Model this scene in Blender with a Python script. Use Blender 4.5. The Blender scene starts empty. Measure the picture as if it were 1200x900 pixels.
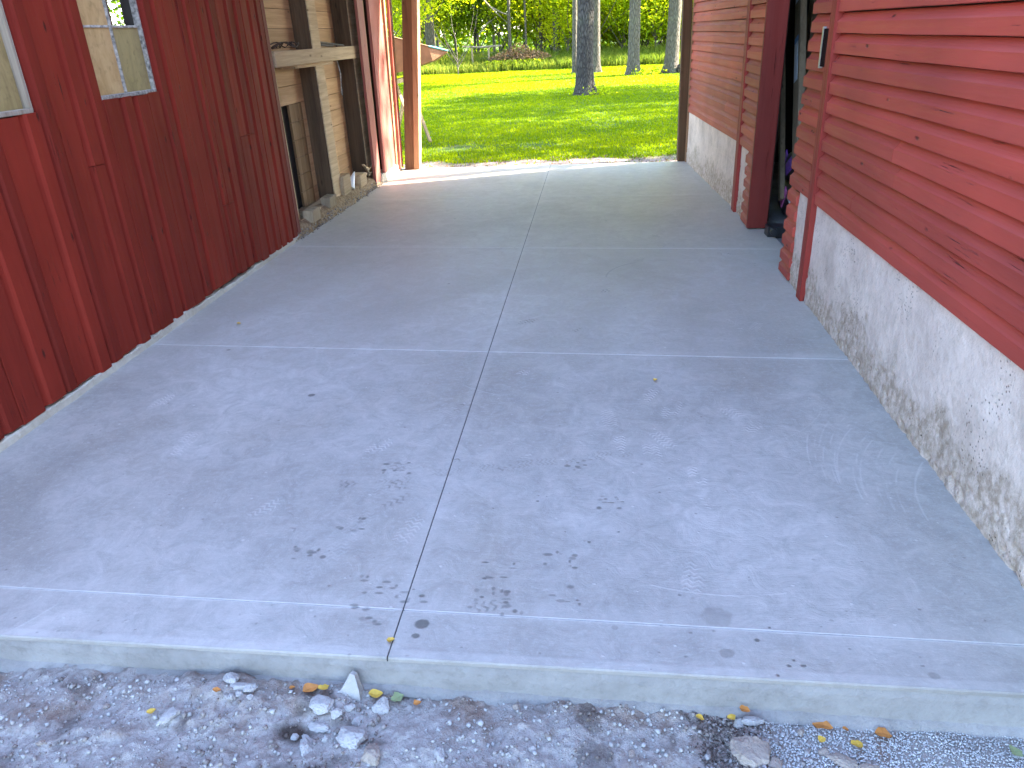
import bpy, math, random
import numpy as np
from mathutils import Vector, Matrix, noise as mn
rad = math.radians
S = bpy.context.scene
COL = S.collection

# ------------------------------------------------------------------ camera
cam = bpy.data.objects.new('camera', bpy.data.cameras.new('camera'))
COL.objects.link(cam); S.camera = cam
cam.data.sensor_width = 36.0; cam.data.lens = 877.0 / 1200.0 * 36.0
cam.data.clip_start = 0.05; cam.data.clip_end = 2000
RW = Matrix(((0.99405096, -0.00478327, 0.10881089), (0.10045134, 0.42640569, -0.89893699), (-0.04209772, 0.90451938, 0.42434947)))
cam.matrix_world = Matrix.Translation((0, 0, 1.55)) @ RW.to_4x4()

# ------------------------------------------------------------------ sky and sun
SUN_EL, SUN_AZ = 36.0, 69.5
W = bpy.data.worlds.new("World"); S.world = W; W.use_nodes = True
_n = W.node_tree.nodes; _sky = _n.new('ShaderNodeTexSky'); _sky.sky_type = 'NISHITA'; _sky.sun_disc = False
_sky.sun_elevation = rad(SUN_EL); _sky.sun_rotation = rad(SUN_AZ)
_sky.air_density = 1.0; _sky.dust_density = 0.6; _sky.ozone_density = 2.5
W.node_tree.links.new(_sky.outputs[0], _n['Background'].inputs[0]); _n['Background'].inputs[1].default_value = 0.15
sd = Vector((math.cos(rad(SUN_EL)) * math.sin(rad(SUN_AZ)), math.cos(rad(SUN_EL)) * math.cos(rad(SUN_AZ)), math.sin(rad(SUN_EL))))
sun = bpy.data.objects.new('sun', bpy.data.lights.new('sun', 'SUN')); COL.objects.link(sun)
sun.data.energy = 4.4; sun.data.angle = rad(0.53); sun.data.color = (1.0, 0.93, 0.80)
sun.rotation_euler = sd.to_track_quat('Z', 'Y').to_euler(); sun.location = (20, 10, 20)
S.view_settings.view_transform = 'Standard'; S.view_settings.look = 'None'
S.view_settings.exposure = 3.62; S.view_settings.gamma = 1.0
S.cycles.max_bounces = 8; S.cycles.diffuse_bounces = 4; S.cycles.transparent_max_bounces = 8

# ------------------------------------------------------------------ helpers
rng = np.random.default_rng(7); random.seed(7)
U = random.uniform
def tag(o, label=None, cat=None, group=None, kind=None):
    if label: o['label'] = label
    if cat: o['category'] = cat
    if group: o['group'] = group
    if kind: o['kind'] = kind
    return o
def wloc(p):
    v = Vector((0, 0, 0))
    while p: v += p.location; p = p.parent
    return v
def empty(name, loc, label, cat, group=None):
    o = bpy.data.objects.new(name, None); COL.objects.link(o); o.location = loc
    o.empty_display_size = 0.2
    return tag(o, label, cat, group)
def link(name, me, m, parent=None, loc=(0, 0, 0)):
    o = bpy.data.objects.new(name, me); COL.objects.link(o)
    if m is not None and not me.materials: me.materials.append(m)
    if parent: o.parent = parent
    o.location = loc
    return o
def mesh(name, V, F, m, parent=None, smooth=False, mi=None, mats=None):
    """verts in world coordinates; stored relative to the parent"""
    me = bpy.data.meshes.new(name)
    if parent is not None:
        w = wloc(parent); V = [(v[0] - w.x, v[1] - w.y, v[2] - w.z) for v in V]
    me.from_pydata(V, [], F)
    if mats:
        for q in mats: me.materials.append(q)
        if mi is not None: me.polygons.foreach_set('material_index', mi)
    if smooth: me.polygons.foreach_set('use_smooth', [True] * len(me.polygons))
    me.update()
    return link(name, me, m, parent)
def npmesh(name, V, F, m, smooth=False, attr=None):
    """fast mesh from numpy arrays, F is (n,3) or (n,4)"""
    me = bpy.data.meshes.new(name); k = F.shape[1]
    me.vertices.add(len(V)); me.vertices.foreach_set('co', np.ascontiguousarray(V, dtype=np.float32).ravel())
    me.loops.add(F.size); me.loops.foreach_set('vertex_index', np.ascontiguousarray(F, dtype=np.int32).ravel())
    me.polygons.add(len(F)); me.polygons.foreach_set('loop_start', np.arange(0, F.size, k, dtype=np.int32))
    if smooth: me.polygons.foreach_set('use_smooth', np.ones(len(F), dtype=bool))
    if attr is not None:
        a = me.attributes.new('tone', 'FLOAT', 'POINT'); a.data.foreach_set('value', attr.astype(np.float32))
    me.update(calc_edges=True); me.materials.append(m)
    return me
class MB:
    def __init__(s): s.V = []; s.F = []
    def add(s, V, F):
        o = len(s.V); s.V += [tuple(v) for v in V]; s.F += [tuple(i + o for i in f) for f in F]; return s
    def box(s, a, b, ch=0.0, sh=None):
        """box from corner a to b with optional chamfer; sh(v) deforms"""
        (x0, y0, z0), (x1, y1, z1) = a, b
        if ch <= 0:
            V = [(x, y, z) for x in (x0, x1) for y in (y0, y1) for z in (z0, z1)]
            F = [(0, 1, 3, 2), (4, 6, 7, 5), (0, 4, 5, 1), (2, 3, 7, 6), (0, 2, 6, 4), (1, 5, 7, 3)]
        else:
            c = [(x0, x1), (y0, y1), (z0, z1)]; V = []; idx = {}
            for i in (0, 1):
                for j in (0, 1):
                    for k in (0, 1):
                        for ax in range(3):
                            p = [c[0][i], c[1][j], c[2][k]]
                            for q, t in enumerate((i, j, k)):
                                if q != ax: p[q] += ch if t == 0 else -ch
                            idx[(i, j, k, ax)] = len(V); V.append(tuple(p))
            F = []
            for ax in range(3):
                o = [q for q in range(3) if q != ax]
                for t in (0, 1):
                    f = []
                    for (a_, b_) in ((0, 0), (1, 0), (1, 1), (0, 1)):
                        k = [0, 0, 0]; k[ax] = t; k[o[0]] = a_; k[o[1]] = b_; f.append(idx[(*k, ax)])
                    F.append(tuple(f))
            for ax in range(3):
                o = [q for q in range(3) if q != ax]
                for a_ in (0, 1):
                    for b_ in (0, 1):
                        k0 = [0, 0, 0]; k0[o[0]] = a_; k0[o[1]] = b_; k1 = list(k0); k0[ax] = 0; k1[ax] = 1
                        F.append((idx[(*k0, o[0])], idx[(*k1, o[0])], idx[(*k1, o[1])], idx[(*k0, o[1])]))
            for i in (0, 1):
                for j in (0, 1):
                    for k in (0, 1): F.append(tuple(idx[(i, j, k, ax)] for ax in range(3)))
        if sh: V = [sh(v) for v in V]
        return s.add(V, F)
    def tube(s, pts, rs, n=8, cap=True, wob=0.0):
        rings = []; o = len(s.V); pts = [Vector(p) for p in pts]
        for i, p in enumerate(pts):
            d = (pts[min(i + 1, len(pts) - 1)] - pts[max(i - 1, 0)]).normalized()
            a = d.orthogonal() if abs(d.z) < 0.9 else Vector((1, 0, 0)) - d * d.x
            a.normalize(); b = d.cross(a)
            for k in range(n):
                t = 2 * math.pi * k / n; r = rs[i] * (1 + (U(-wob, wob) if wob else 0))
                s.V.append(tuple(p + a * math.cos(t) * r + b * math.sin(t) * r))
        for i in range(len(pts) - 1):
            for k in range(n):
                s.F.append((o + i * n + k, o + i * n + (k + 1) % n, o + (i + 1) * n + (k + 1) % n, o + (i + 1) * n + k))
        if cap:
            s.F.append(tuple(o + k for k in range(n - 1, -1, -1))); s.F.append(tuple(o + (len(pts) - 1) * n + k for k in range(n)))
        return s
    def build(s, name, m, parent=None, smooth=False): return mesh(name, s.V, s.F, m, parent, smooth)
def recalc(o):
    import bmesh
    b = bmesh.new(); b.from_mesh(o.data); bmesh.ops.recalc_face_normals(b, faces=b.faces); b.to_mesh(o.data); b.free(); return o
def vnoise(X, Y, seed, oct=5, gain=0.5):
    """fractal value noise on arrays, about -1..1"""
    r = np.random.default_rng(seed); T = r.random((256, 256)).astype(np.float32); out = 0; a = 1.0; tot = 0
    for o in range(oct):
        x = X * 2 ** o + 17.3 * o; y = Y * 2 ** o + 9.1 * o
        xi = np.floor(x).astype(int); yi = np.floor(y).astype(int); fx = x - xi; fy = y - yi
        fx = fx * fx * (3 - 2 * fx); fy = fy * fy * (3 - 2 * fy)
        g = lambda i, j: T[(xi + i) % 256, (yi + j) % 256]
        out = out + a * ((g(0, 0) * (1 - fx) + g(1, 0) * fx) * (1 - fy) + (g(0, 1) * (1 - fx) + g(1, 1) * fx) * fy); tot += a; a *= gain
    return out / tot * 2 - 1

# ------------------------------------------------------------------ node helpers
class NT:
    def __init__(s, name):
        s.m = bpy.data.materials.new(name); s.m.use_nodes = True; s.t = s.m.node_tree; s.t.nodes.clear()
        s.out = s.t.nodes.new('ShaderNodeOutputMaterial')
    def n(s, typ, **kw):
        q = s.t.nodes.new(typ)
        for k, v in kw.items(): setattr(q, k, v)
        return q
    def l(s, a, b): s.t.links.new(a, b); return b
    def setin(s, sock, v):
        if isinstance(v, bpy.types.NodeSocket): s.l(v, sock)
        elif isinstance(v, (tuple, list)) and len(v) == 3 and sock.type == 'RGBA': sock.default_value = (*v, 1)
        else: sock.default_value = v
    def coord(s, sc=(1, 1, 1), kind='Object', off=(0, 0, 0)):
        c = s.n('ShaderNodeTexCoord'); m = s.n('ShaderNodeMapping'); s.l(c.outputs[kind], m.inputs[0])
        m.inputs['Scale'].default_value = sc; m.inputs['Location'].default_value = off; return m.outputs[0]
    def noise(s, vec, scale, detail=4, rough=0.55, dist=0.0):
        q = s.n('ShaderNodeTexNoise'); s.l(vec, q.inputs['Vector']); q.inputs['Scale'].default_value = scale
        q.inputs['Detail'].default_value = detail; q.inputs['Roughness'].default_value = rough; q.inputs['Distortion'].default_value = dist
        return q.outputs['Fac']
    def voro(s, vec, scale, feature='F1', out='Distance', rand=1.0):
        q = s.n('ShaderNodeTexVoronoi', feature=feature); s.l(vec, q.inputs['Vector']); q.inputs['Scale'].default_value = scale
        q.inputs['Randomness'].default_value = rand; return q.outputs[out]
    def ramp(s, v, stops):
        q = s.n('ShaderNodeValToRGB'); s.setin(q.inputs[0], v); e = q.color_ramp.elements
        while len(e) < len(stops): e.new(0.5)
        for i, (p, c) in enumerate(stops):
            e[i].position = p; e[i].color = (*c, 1) if isinstance(c, (tuple, list)) else (c, c, c, 1)
        return q.outputs[0]
    def mr(s, v, a, b, c=0.0, d=1.0):
        q = s.n('ShaderNodeMapRange'); s.setin(q.inputs[0], v)
        for i, x in enumerate((a, b, c, d)): q.inputs[i + 1].default_value = x
        return q.outputs[0]
    def mix(s, f, a, b, mode='MIX'):
        q = s.n('ShaderNodeMix', data_type='RGBA', blend_type=mode); s.setin(q.inputs[0], f); s.setin(q.inputs[6], a); s.setin(q.inputs[7], b)
        return q.outputs[2]
    def math(s, op, a, b=0.0, clamp=False):
        q = s.n('ShaderNodeMath', operation=op); q.use_clamp = clamp; s.setin(q.inputs[0], a); s.setin(q.inputs[1], b); return q.outputs[0]
    def sep(s, v): q = s.n('ShaderNodeSeparateXYZ'); s.l(v, q.inputs[0]); return q.outputs
    def rnd(s): return s.n('ShaderNodeObjectInfo').outputs['Random']
    def attr(s, nm='tone'): q = s.n('ShaderNodeAttribute'); q.attribute_name = nm; return q.outputs['Fac']
    def bump(s, h, dist=0.01, strength=1.0, prev=None):
        q = s.n('ShaderNodeBump'); q.inputs['Strength'].default_value = strength; q.inputs['Distance'].default_value = dist
        s.l(h, q.inputs['Height'])
        if prev is not None: s.l(prev, q.inputs['Normal'])
        return q.outputs[0]
    def pbr(s, col, rough=0.7, nrm=None, spec=0.5, metal=0.0, trans=0.0):
        p = s.n('ShaderNodeBsdfPrincipled'); s.setin(p.inputs['Base Color'], col); s.setin(p.inputs['Roughness'], rough)
        p.inputs['Specular IOR Level'].default_value = spec; p.inputs['Metallic'].default_value = metal
        p.inputs['Transmission Weight'].default_value = trans
        if nrm is not None: s.l(nrm, p.inputs['Normal'])
        return p.outputs[0]
    def done(s, sh): s.l(sh, s.out.inputs[0]); return s.m

def paint_mat(name, base, grain, wear=0.5, seed=0, spec=0.25):
    """old red barn paint; grain = axis index along which the wood runs"""
    t = NT(name); off = (seed * 3.1, seed * 1.7, seed * 2.3)
    sc = [30, 30, 30]; sc[grain] = 1.1; g = t.noise(t.coord(tuple(sc), off=off), 1.0, 6, 0.65)
    sc = [9, 9, 9]; sc[grain] = 0.5; g2 = t.noise(t.coord(tuple(sc), off=off), 1.0, 4, 0.6)
    big = t.noise(t.coord(off=off), 1.7, 3)
    sc = [70, 70, 70]; sc[grain] = 2.4; cr = t.noise(t.coord(tuple(sc), off=off), 1.0, 5, 0.7)
    crack = t.ramp(cr, [(0.0, 0.0), (0.63, 0.0), (0.67, 1.0)])
    crack = t.math('MULTIPLY', crack, t.ramp(t.noise(t.coord(off=off), 3.1, 2), [(0.5, 0.0), (0.62, 1.0)]))
    sc = [10, 10, 10]; sc[grain] = 3.6; kn = t.voro(t.coord(tuple(sc), off=off), 1.0)
    knot = t.ramp(kn, [(0.04, 1.0), (0.10, 0.0)])
    sc = [16, 16, 16]; sc[grain] = 1.5; ch = t.noise(t.coord(tuple(sc), off=(5, 5, 5)), 2.0, 6, 0.75)
    chip = t.ramp(ch, [(0.0, 0.0), (0.755, 0.0), (0.775, 1.0)])
    b = base
    c = t.mix(t.mr(big, 0.3, 0.7), tuple(x * 0.84 for x in b), tuple(x * 1.12 for x in b))
    c = t.mix(t.mr(g2, 0.35, 0.75, 0.0, 0.5), c, (b[0] * 0.6, b[1] * 0.6, b[2] * 0.6))
    c = t.mix(t.mr(g, 0.5, 0.85, 0.0, 0.5 * wear), c, (b[0] * 1.02, b[1] * 2.1, b[2] * 2.2))
    c = t.mix(1.0, c, t.ramp(t.rnd(), [(0.0, (0.80, 0.82, 0.85)), (0.5, (1, 1, 1)), (1.0, (1.12, 1.08, 1.05))]), 'MULTIPLY')
    c = t.mix(t.math('MULTIPLY', chip, 0.8 * wear), c, (0.42, 0.34, 0.28))
    dk = t.math('MAXIMUM', t.math('MULTIPLY', crack, 0.85), t.math('MULTIPLY', knot, 0.75))
    c = t.mix(dk, c, (0.03, 0.012, 0.01))
    h = t.math('SUBTRACT', t.math('ADD', t.math('MULTIPLY', g, 0.35), t.math('MULTIPLY', g2, 0.6)), t.math('MULTIPLY', dk, 0.8))
    return t.done(t.pbr(c, t.mr(g, 0.3, 0.8, 0.5, 0.78), t.bump(h, 0.009, 0.9), spec))
def wood_mat(name, a, b, grain, rough=0.85, seed=0, dirt=0.4):
    t = NT(name); off = (seed * 2.1, seed, seed * 1.3)
    sc = [26, 26, 26]; sc[grain] = 1.2; g = t.noise(t.coord(tuple(sc), off=off), 1.0, 7, 0.7, 0.6)
    sc = [5, 5, 5]; sc[grain] = 0.7; g2 = t.noise(t.coord(tuple(sc), off=off), 1.0, 4)
    sc = [11, 11, 11]; sc[grain] = 3.5; kn = t.ramp(t.voro(t.coord(tuple(sc), off=off), 1.0), [(0.05, 1.0), (0.13, 0.0)])
    c = t.mix(t.mr(g, 0.3, 0.7), a, b); c = t.mix(t.mr(g2, 0.5, 0.8, 0.0, dirt), c, tuple(x * 0.35 for x in a))
    c = t.mix(1.0, c, t.ramp(t.rnd(), [(0.0, 0.78), (1.0, 1.15)]), 'MULTIPLY')
    c = t.mix(t.math('MULTIPLY', kn, 0.6), c, tuple(x * 0.3 for x in a))
    return t.done(t.pbr(c, rough, t.bump(t.math('SUBTRACT', g, kn), 0.006, 0.8), 0.25))
def plain_mat(name, col, rough=0.6, var=0.2, scale=20, metal=0.0, spec=0.5, bmp=0.002):
    t = NT(name); g = t.noise(t.coord(), scale, 5)
    c = t.mix(t.mr(g, 0.3, 0.7), tuple(x * (1 - var) for x in col), tuple(min(1, x * (1 + var)) for x in col))
    return t.done(t.pbr(c, rough, t.bump(g, bmp, 0.6), spec, metal))
def leaf_mat(name, c1, c2, tr=0.5, trc=None, useattr=True, rough=0.5):
    t = NT(name)
    f = t.attr() if useattr else t.noise(t.coord(), 3)
    c = t.ramp(f, [(0.0, tuple(x * 0.55 for x in c1)), (0.45, c1), (1.0, c2)])
    c = t.mix(1.0, c, t.ramp(t.rnd(), [(0.0, (0.85, 0.9, 0.9)), (1.0, (1.15, 1.08, 1.0))]), 'MULTIPLY')
    d = t.pbr(c, 0.75, None, 0.08); tl = t.n('ShaderNodeBsdfTranslucent')
    k = trc or (2.2, 1.85, 0.6); t.l(t.mix(1.0, c, k, 'MULTIPLY'), tl.inputs[0])
    mx = t.n('ShaderNodeMixShader'); mx.inputs[0].default_value = tr; t.l(d, mx.inputs[1]); t.l(tl.outputs[0], mx.inputs[2])
    return t.done(mx.outputs[0])

# ------------------------------------------------------------------ slab mark map (prints, stains, joint dust), drawn in metres
MX0, MY0, MW, MH, MR = -2.7, 1.4, 4.1, 8.6, 0.0035
NX, NY = int(MW / MR), int(MH / MR)
_x = (MX0 + (np.arange(NX) + 0.5) * MR).astype(np.float32); _y = (MY0 + (np.arange(NY) + 0.5) * MR).astype(np.float32)
GX, GY = np.meshgrid(_x, _y)
DARK = np.zeros((NY, NX), np.float32); PALE = np.zeros((NY, NX), np.float32)
def win(x, y, r):
    i0, i1 = max(0, int((x - r - MX0) / MR)), min(NX, int((x + r - MX0) / MR) + 1)
    j0, j1 = max(0, int((y - r - MY0) / MR)), min(NY, int((y + r - MY0) / MR) + 1)
    return slice(j0, j1), slice(i0, i1)
def sstep(a, b, v): t_ = np.clip((v - a) / (b - a), 0, 1); return t_ * t_ * (3 - 2 * t_)
def spot(A, x, y, rx, ry, s=1.0, soft=0.25, seed=0):
    w = win(x, y, max(rx, ry) * 1.6); u, v = GX[w] - x, GY[w] - y
    d = np.sqrt((u / rx) ** 2 + (v / ry) ** 2) + 0.22 * vnoise(GX[w] * 60, GY[w] * 60, seed + 3, 3)
    A[w] = np.maximum(A[w], s * (1 - sstep(1 - soft, 1 + soft, d)))
def tread(A, x, y, ang, L=0.27, Wd=0.095, s=0.8, pitch=0.021, seed=0, thr=-0.1):
    w = win(x, y, L * 0.75); X, Y = GX[w] - x, GY[w] - y; c, s_ = math.cos(ang), math.sin(ang)
    u = X * c + Y * s_; v = -X * s_ + Y * c
    zz = np.abs(((v / 0.034) % 1) - 0.5) * 2 * 0.014
    ln = ((u + zz) / pitch) % 1; line = sstep(0.0, 0.12, ln) * (1 - sstep(0.38, 0.5, ln))
    wd = Wd * 0.5 * (1 - 0.25 * sstep(-0.1, 0.05, np.abs(u) - L * 0.32)); out = 1 - sstep(0.75, 1.0, np.maximum(np.abs(u) / (L / 2), np.abs(v) / wd))
    nz = sstep(thr, thr + 0.3, vnoise(GX[w] * 14, GY[w] * 14, seed + 11, 4))
    A[w] = np.maximum(A[w], line * out * nz * s)
for i, (x, y) in enumerate([(-0.856, 2.837), (-0.175, 3.238), (0.253, 3.17), (0.345, 3.024), (0.601, 3.004), (0.673, 2.895), (0.064, 2.937), (-0.021, 2.803), (0.096, 2.712), (0.235, 2.626), (0.286, 2.752), (0.392, 2.479), (0.36, 2.317), (-0.311, 2.679), (-0.256, 2.565), (0.311, 1.892), (-0.365, 3.384), (-0.637, 2.094), (-1.766, 2.661), (-2.09, 3.07), (-1.586, 2.82), (1.034, 4.378), (0.789, 4.093), (-0.9, 2.65), (0.5, 4.6), (0.9, 4.05), (-1.2, 2.2)]):
    tread(PALE, x, y, 1.57 + U(-0.5, 0.5), U(0.14, 0.24), U(0.07, 0.095), U(0.35, 0.7), seed=i, thr=U(-0.2, 0.1))
for i, (x, y) in enumerate([(-0.775, 2.503), (-0.728, 2.38), (-0.716, 2.259), (-0.854, 2.243), (0.086, 4.731), (0.32, 5.423), (0.485, 6.117), (-0.397, 4.134), (-0.104, 4.047), (0.991, 5.574), (-0.481, 3.383), (-0.321, 2.531), (-0.578, 2.522), (-0.9, 2.4), (-1.0, 2.1), (-0.6, 3.0), (-0.3, 1.74)]):
    tread(DARK, x, y, U(0.2, 1.4), U(0.12, 0.2), U(0.08, 0.11), U(0.35, 0.6), 0.026, seed=40 + i, thr=U(-0.1, 0.1))
# a tyre track crossing the middle joint
for k in range(14): tread(DARK, -0.86 + k * 0.075, 2.40 + 0.018 * k, 0.2, 0.09, 0.075, 0.3, 0.018, seed=90 + k, thr=-0.1)
for k in range(22): tread(PALE, -0.66 - 0.012 * k, 3.0 - k * 0.06, 1.75, 0.08, 0.12, 0.16, 0.02, seed=130 + k, thr=-0.2)
for i, (x, y) in enumerate([(-0.837, 2.121), (-0.947, 1.952), (-0.688, 1.802), (-0.562, 1.769), (-0.312, 1.895), (-0.096, 1.948), (0.045, 2.288), (-0.309, 1.763), (-0.227, 1.722), (-0.669, 1.669), (-0.064, 1.783), (-0.052, 2.539), (-0.77, 2.50)]):
    for k in range(random.randint(6, 11)):
        spot(DARK, x + U(-0.06, 0.06), y + U(-0.045, 0.045), U(0.004, 0.014), U(0.003, 0.009), U(0.4, 0.9), 0.4, seed=i * 9 + k)
for i, (x, y, r, s_) in enumerate([(-0.497, 1.64, .021, 1), (-0.504, 1.592, .012, 1), (-1.363, 3.146, .017, .95), (0.363, 1.577, .02, .45), (0.452, 1.63, .007, 1), (0.495, 1.681, .005, 1), (0.481, 1.506, .005, 1), (0.517, 1.541, .006, 1), (0.555, 1.543, .006, 1), (0.535, 1.56, .004, 1), (0.356, 1.718, .045, .35), (0.062, 1.657, .01, .3), (0.879, 1.528, .014, .4), (-2.049, 3.717, .012, .7), (-0.014, 2.05, .006, .9), (-0.202, 2.284, .006, .8), (0.085, 2.11, .005, .9), (-1.0, 4.9, .01, .7), (-1.3, 6.9, .012, .6), (0.1, 6.7, .01, .5)]):
    spot(DARK, x, y, r, r * 0.85, s_, 0.18, seed=200 + i)
# trowel arcs and short scratches
def arc(A, cx, cy, r, a0, a1, wd=0.004, s=0.4, seed=0):
    w = win(cx, cy, r * 1.1); X, Y = GX[w] - cx, GY[w] - cy; d = np.abs(np.hypot(X, Y) - r); a = np.arctan2(Y, X)
    m = (1 - sstep(wd * 0.4, wd, d)) * ((a > a0) & (a < a1)) * sstep(-0.2, 0.3, vnoise(GX[w] * 8, GY[w] * 8, seed, 3)); A[w] = np.maximum(A[w], m * s)
for k in range(26): arc(PALE, U(-2.4, 1.0), U(1.7, 7), U(0.15, 0.9), (a0 := U(-3, 2)), a0 + U(0.25, 1.0), U(0.002, 0.005), U(0.15, 0.4), k)
arc(DARK, 0.5, 5.0, 0.42, 1.2, 3.1, 0.008, 0.35, 3); arc(DARK, 1.05, 4.95, 0.45, -0.5, 1.1, 0.008, 0.3, 4)
arc(DARK, -1.13, 2.12, 0.06, 0.3, 2.4, 0.004, 0.8, 1)
for k in range(16):  # broom marks by the right wall
    arc(PALE, 1.75 + U(-.03, .03), 2.2 + 0.02 * k, 0.62 + 0.022 * k, 2.5, 3.6, 0.004, U(0.2, 0.4), k)
for k in range(700):
    spot(DARK if k % 2 else PALE, U(-2.5, 1.2), 1.5 + 7.5 * random.random() ** 1.6, (r := U(0.0022, 0.006)), r * U(.6, 1), U(0.25, 0.7), 0.3, seed=k % 40)
JY = [(1.68, -0.026), (3.66, -0.055), (5.78, -0.076), (7.80, -0.03)]
for q, (a, b) in enumerate(JY):
    d = GY - (a + b * GX + 0.002 * vnoise(GX * 9, GY * 0 + q, 5 + q, 3))
    PALE = np.maximum(PALE, (1 - sstep(0.003, 0.0085 if q < 2 else 0.014, np.abs(d))) * (0.7, 0.38, 0.22, 0.12)[q] * (1 + 0.3 * vnoise(GX * 25, GY * 25, q, 3)))
    PALE = np.maximum(PALE, (1 - sstep(0.01, 0.07, np.abs(d - 0.02))) * 0.15 * (1 + vnoise(GX * 5, GY * 9, 30 + q, 3)))
dC = np.abs(GX + 0.565)
PALE = np.maximum(PALE, (1 - sstep(0.012, 0.05, dC)) * 0.16 * (1 + vnoise(GX * 6, GY * 3, 60, 3)))
PALE = np.maximum(PALE, (1 - sstep(1.525, 1.537, GY + 0.014 * GX + 0.003 * vnoise(GX * 8, GY * 8, 88, 3))) * (0.26 + 0.2 * vnoise(GX * 14, GY * 5, 89, 4)))
streak = vnoise(GX * 2.2 + vnoise(GX * .8, GY * .8, 71, 3) * 1.5, GY * 0.9, 77, 6, 0.6)
blot = vnoise(GX * 1.3, GY * 1.3, 78, 6, 0.58)
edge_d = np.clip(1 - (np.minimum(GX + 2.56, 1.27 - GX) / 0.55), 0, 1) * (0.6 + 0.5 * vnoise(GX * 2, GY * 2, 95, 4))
DARK = np.maximum(DARK, (1 - sstep(1.498, 1.5035, GY + 0.014 * GX)) * 0.5)
IMG = np.ones((NY, NX, 4), np.float32)
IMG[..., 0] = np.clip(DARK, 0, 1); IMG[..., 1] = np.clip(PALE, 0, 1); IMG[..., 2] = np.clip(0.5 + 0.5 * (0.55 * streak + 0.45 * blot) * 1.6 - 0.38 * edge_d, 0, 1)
img = bpy.data.images.new('slab_marks', NX, NY, alpha=False, float_buffer=False); img.colorspace_settings.name = 'Non-Color'
img.pixels.foreach_set(IMG.ravel()); img.update(); img.pack()
del IMG, DARK, PALE, GX, GY, streak, blot, dC, edge_d

def slab_mat():
    t = NT('broom_finished_concrete'); co = t.coord()
    m = t.n('ShaderNodeMapping'); t.l(co, m.inputs[0]); m.inputs['Location'].default_value = (-MX0 / MW, -MY0 / MH, 0); m.inputs['Scale'].default_value = (1 / MW, 1 / MH, 1)
    im = t.n('ShaderNodeTexImage', image=img, extension='EXTEND'); t.l(m.outputs[0], im.inputs[0]); ch = t.n('ShaderNodeSeparateColor'); t.l(im.outputs[0], ch.inputs[0])
    D, P, B = ch.outputs[0], ch.outputs[1], ch.outputs[2]
    c = t.ramp(B, [(0.10, (0.30, 0.288, 0.272)), (0.40, (0.40, 0.388, 0.376)), (0.60, (0.455, 0.445, 0.436)), (0.88, (0.54, 0.53, 0.52))])
    fine = t.noise(co, 9, 8, 0.72, 0.8); vf = t.noise(co, 160, 3, 0.6)
    c = t.mix(t.mr(fine, 0.38, 0.64, 0.0, 0.5), c, (0.24, 0.235, 0.225))
    c = t.mix(t.mr(vf, 0.5, 0.8, 0.0, 0.25), c, (0.55, 0.54, 0.53))
    st = t.noise(t.coord((2.2, 14, 1)), 1.2, 6, 0.7, 1.2); c = t.mix(t.mr(st, 0.55, 0.8, 0.0, 0.25), c, (0.56, 0.555, 0.55))
    fy = t.mr(t.math('ADD', t.sep(co)[1], t.math('MULTIPLY', fine, 3.0)), 4.9, 7.2); c = t.mix(t.math('MULTIPLY', fy, 0.6), c, (0.56, 0.50, 0.42))  # paler tan towards the far end: drier concrete and painted warm bounce light
    brn = t.noise(t.coord(off=(4, 7, 0)), 0.9, 5, 0.6, 0.5); c = t.mix(t.mr(brn, 0.52, 0.75, 0.0, 0.45), c, (0.30, 0.265, 0.22))
    mo = t.noise(co, 45, 5, 0.7); c = t.mix(t.mr(mo, 0.52, 0.72, 0.0, 0.30), c, (0.60, 0.595, 0.59)); c = t.mix(t.mr(mo, 0.28, 0.44, 0.25, 0.0), c, (0.2, 0.195, 0.185))
    c = t.mix(t.math('MULTIPLY', P, 0.75), c, (0.66, 0.655, 0.65)); c = t.mix(t.math('MULTIPLY', D, 0.78), c, (0.085, 0.08, 0.072))
    c = t.mix(1.0, c, (1.06, 1.0, 0.93), 'MULTIPLY')
    h = t.math('ADD', t.math('MULTIPLY', t.noise(t.coord((3, 14, 1)), 6, 6, 0.7, 0.5), 0.3), t.math('MULTIPLY', fine, 0.9))
    h = t.math('SUBTRACT', t.math('ADD', h, t.math('MULTIPLY', P, 0.5)), t.math('MULTIPLY', D, 0.4))
    return t.done(t.pbr(c, t.mr(fine, 0.3, 0.7, 0.42, 0.68), t.bump(h, 0.004, 0.9), 0.4))
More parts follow.
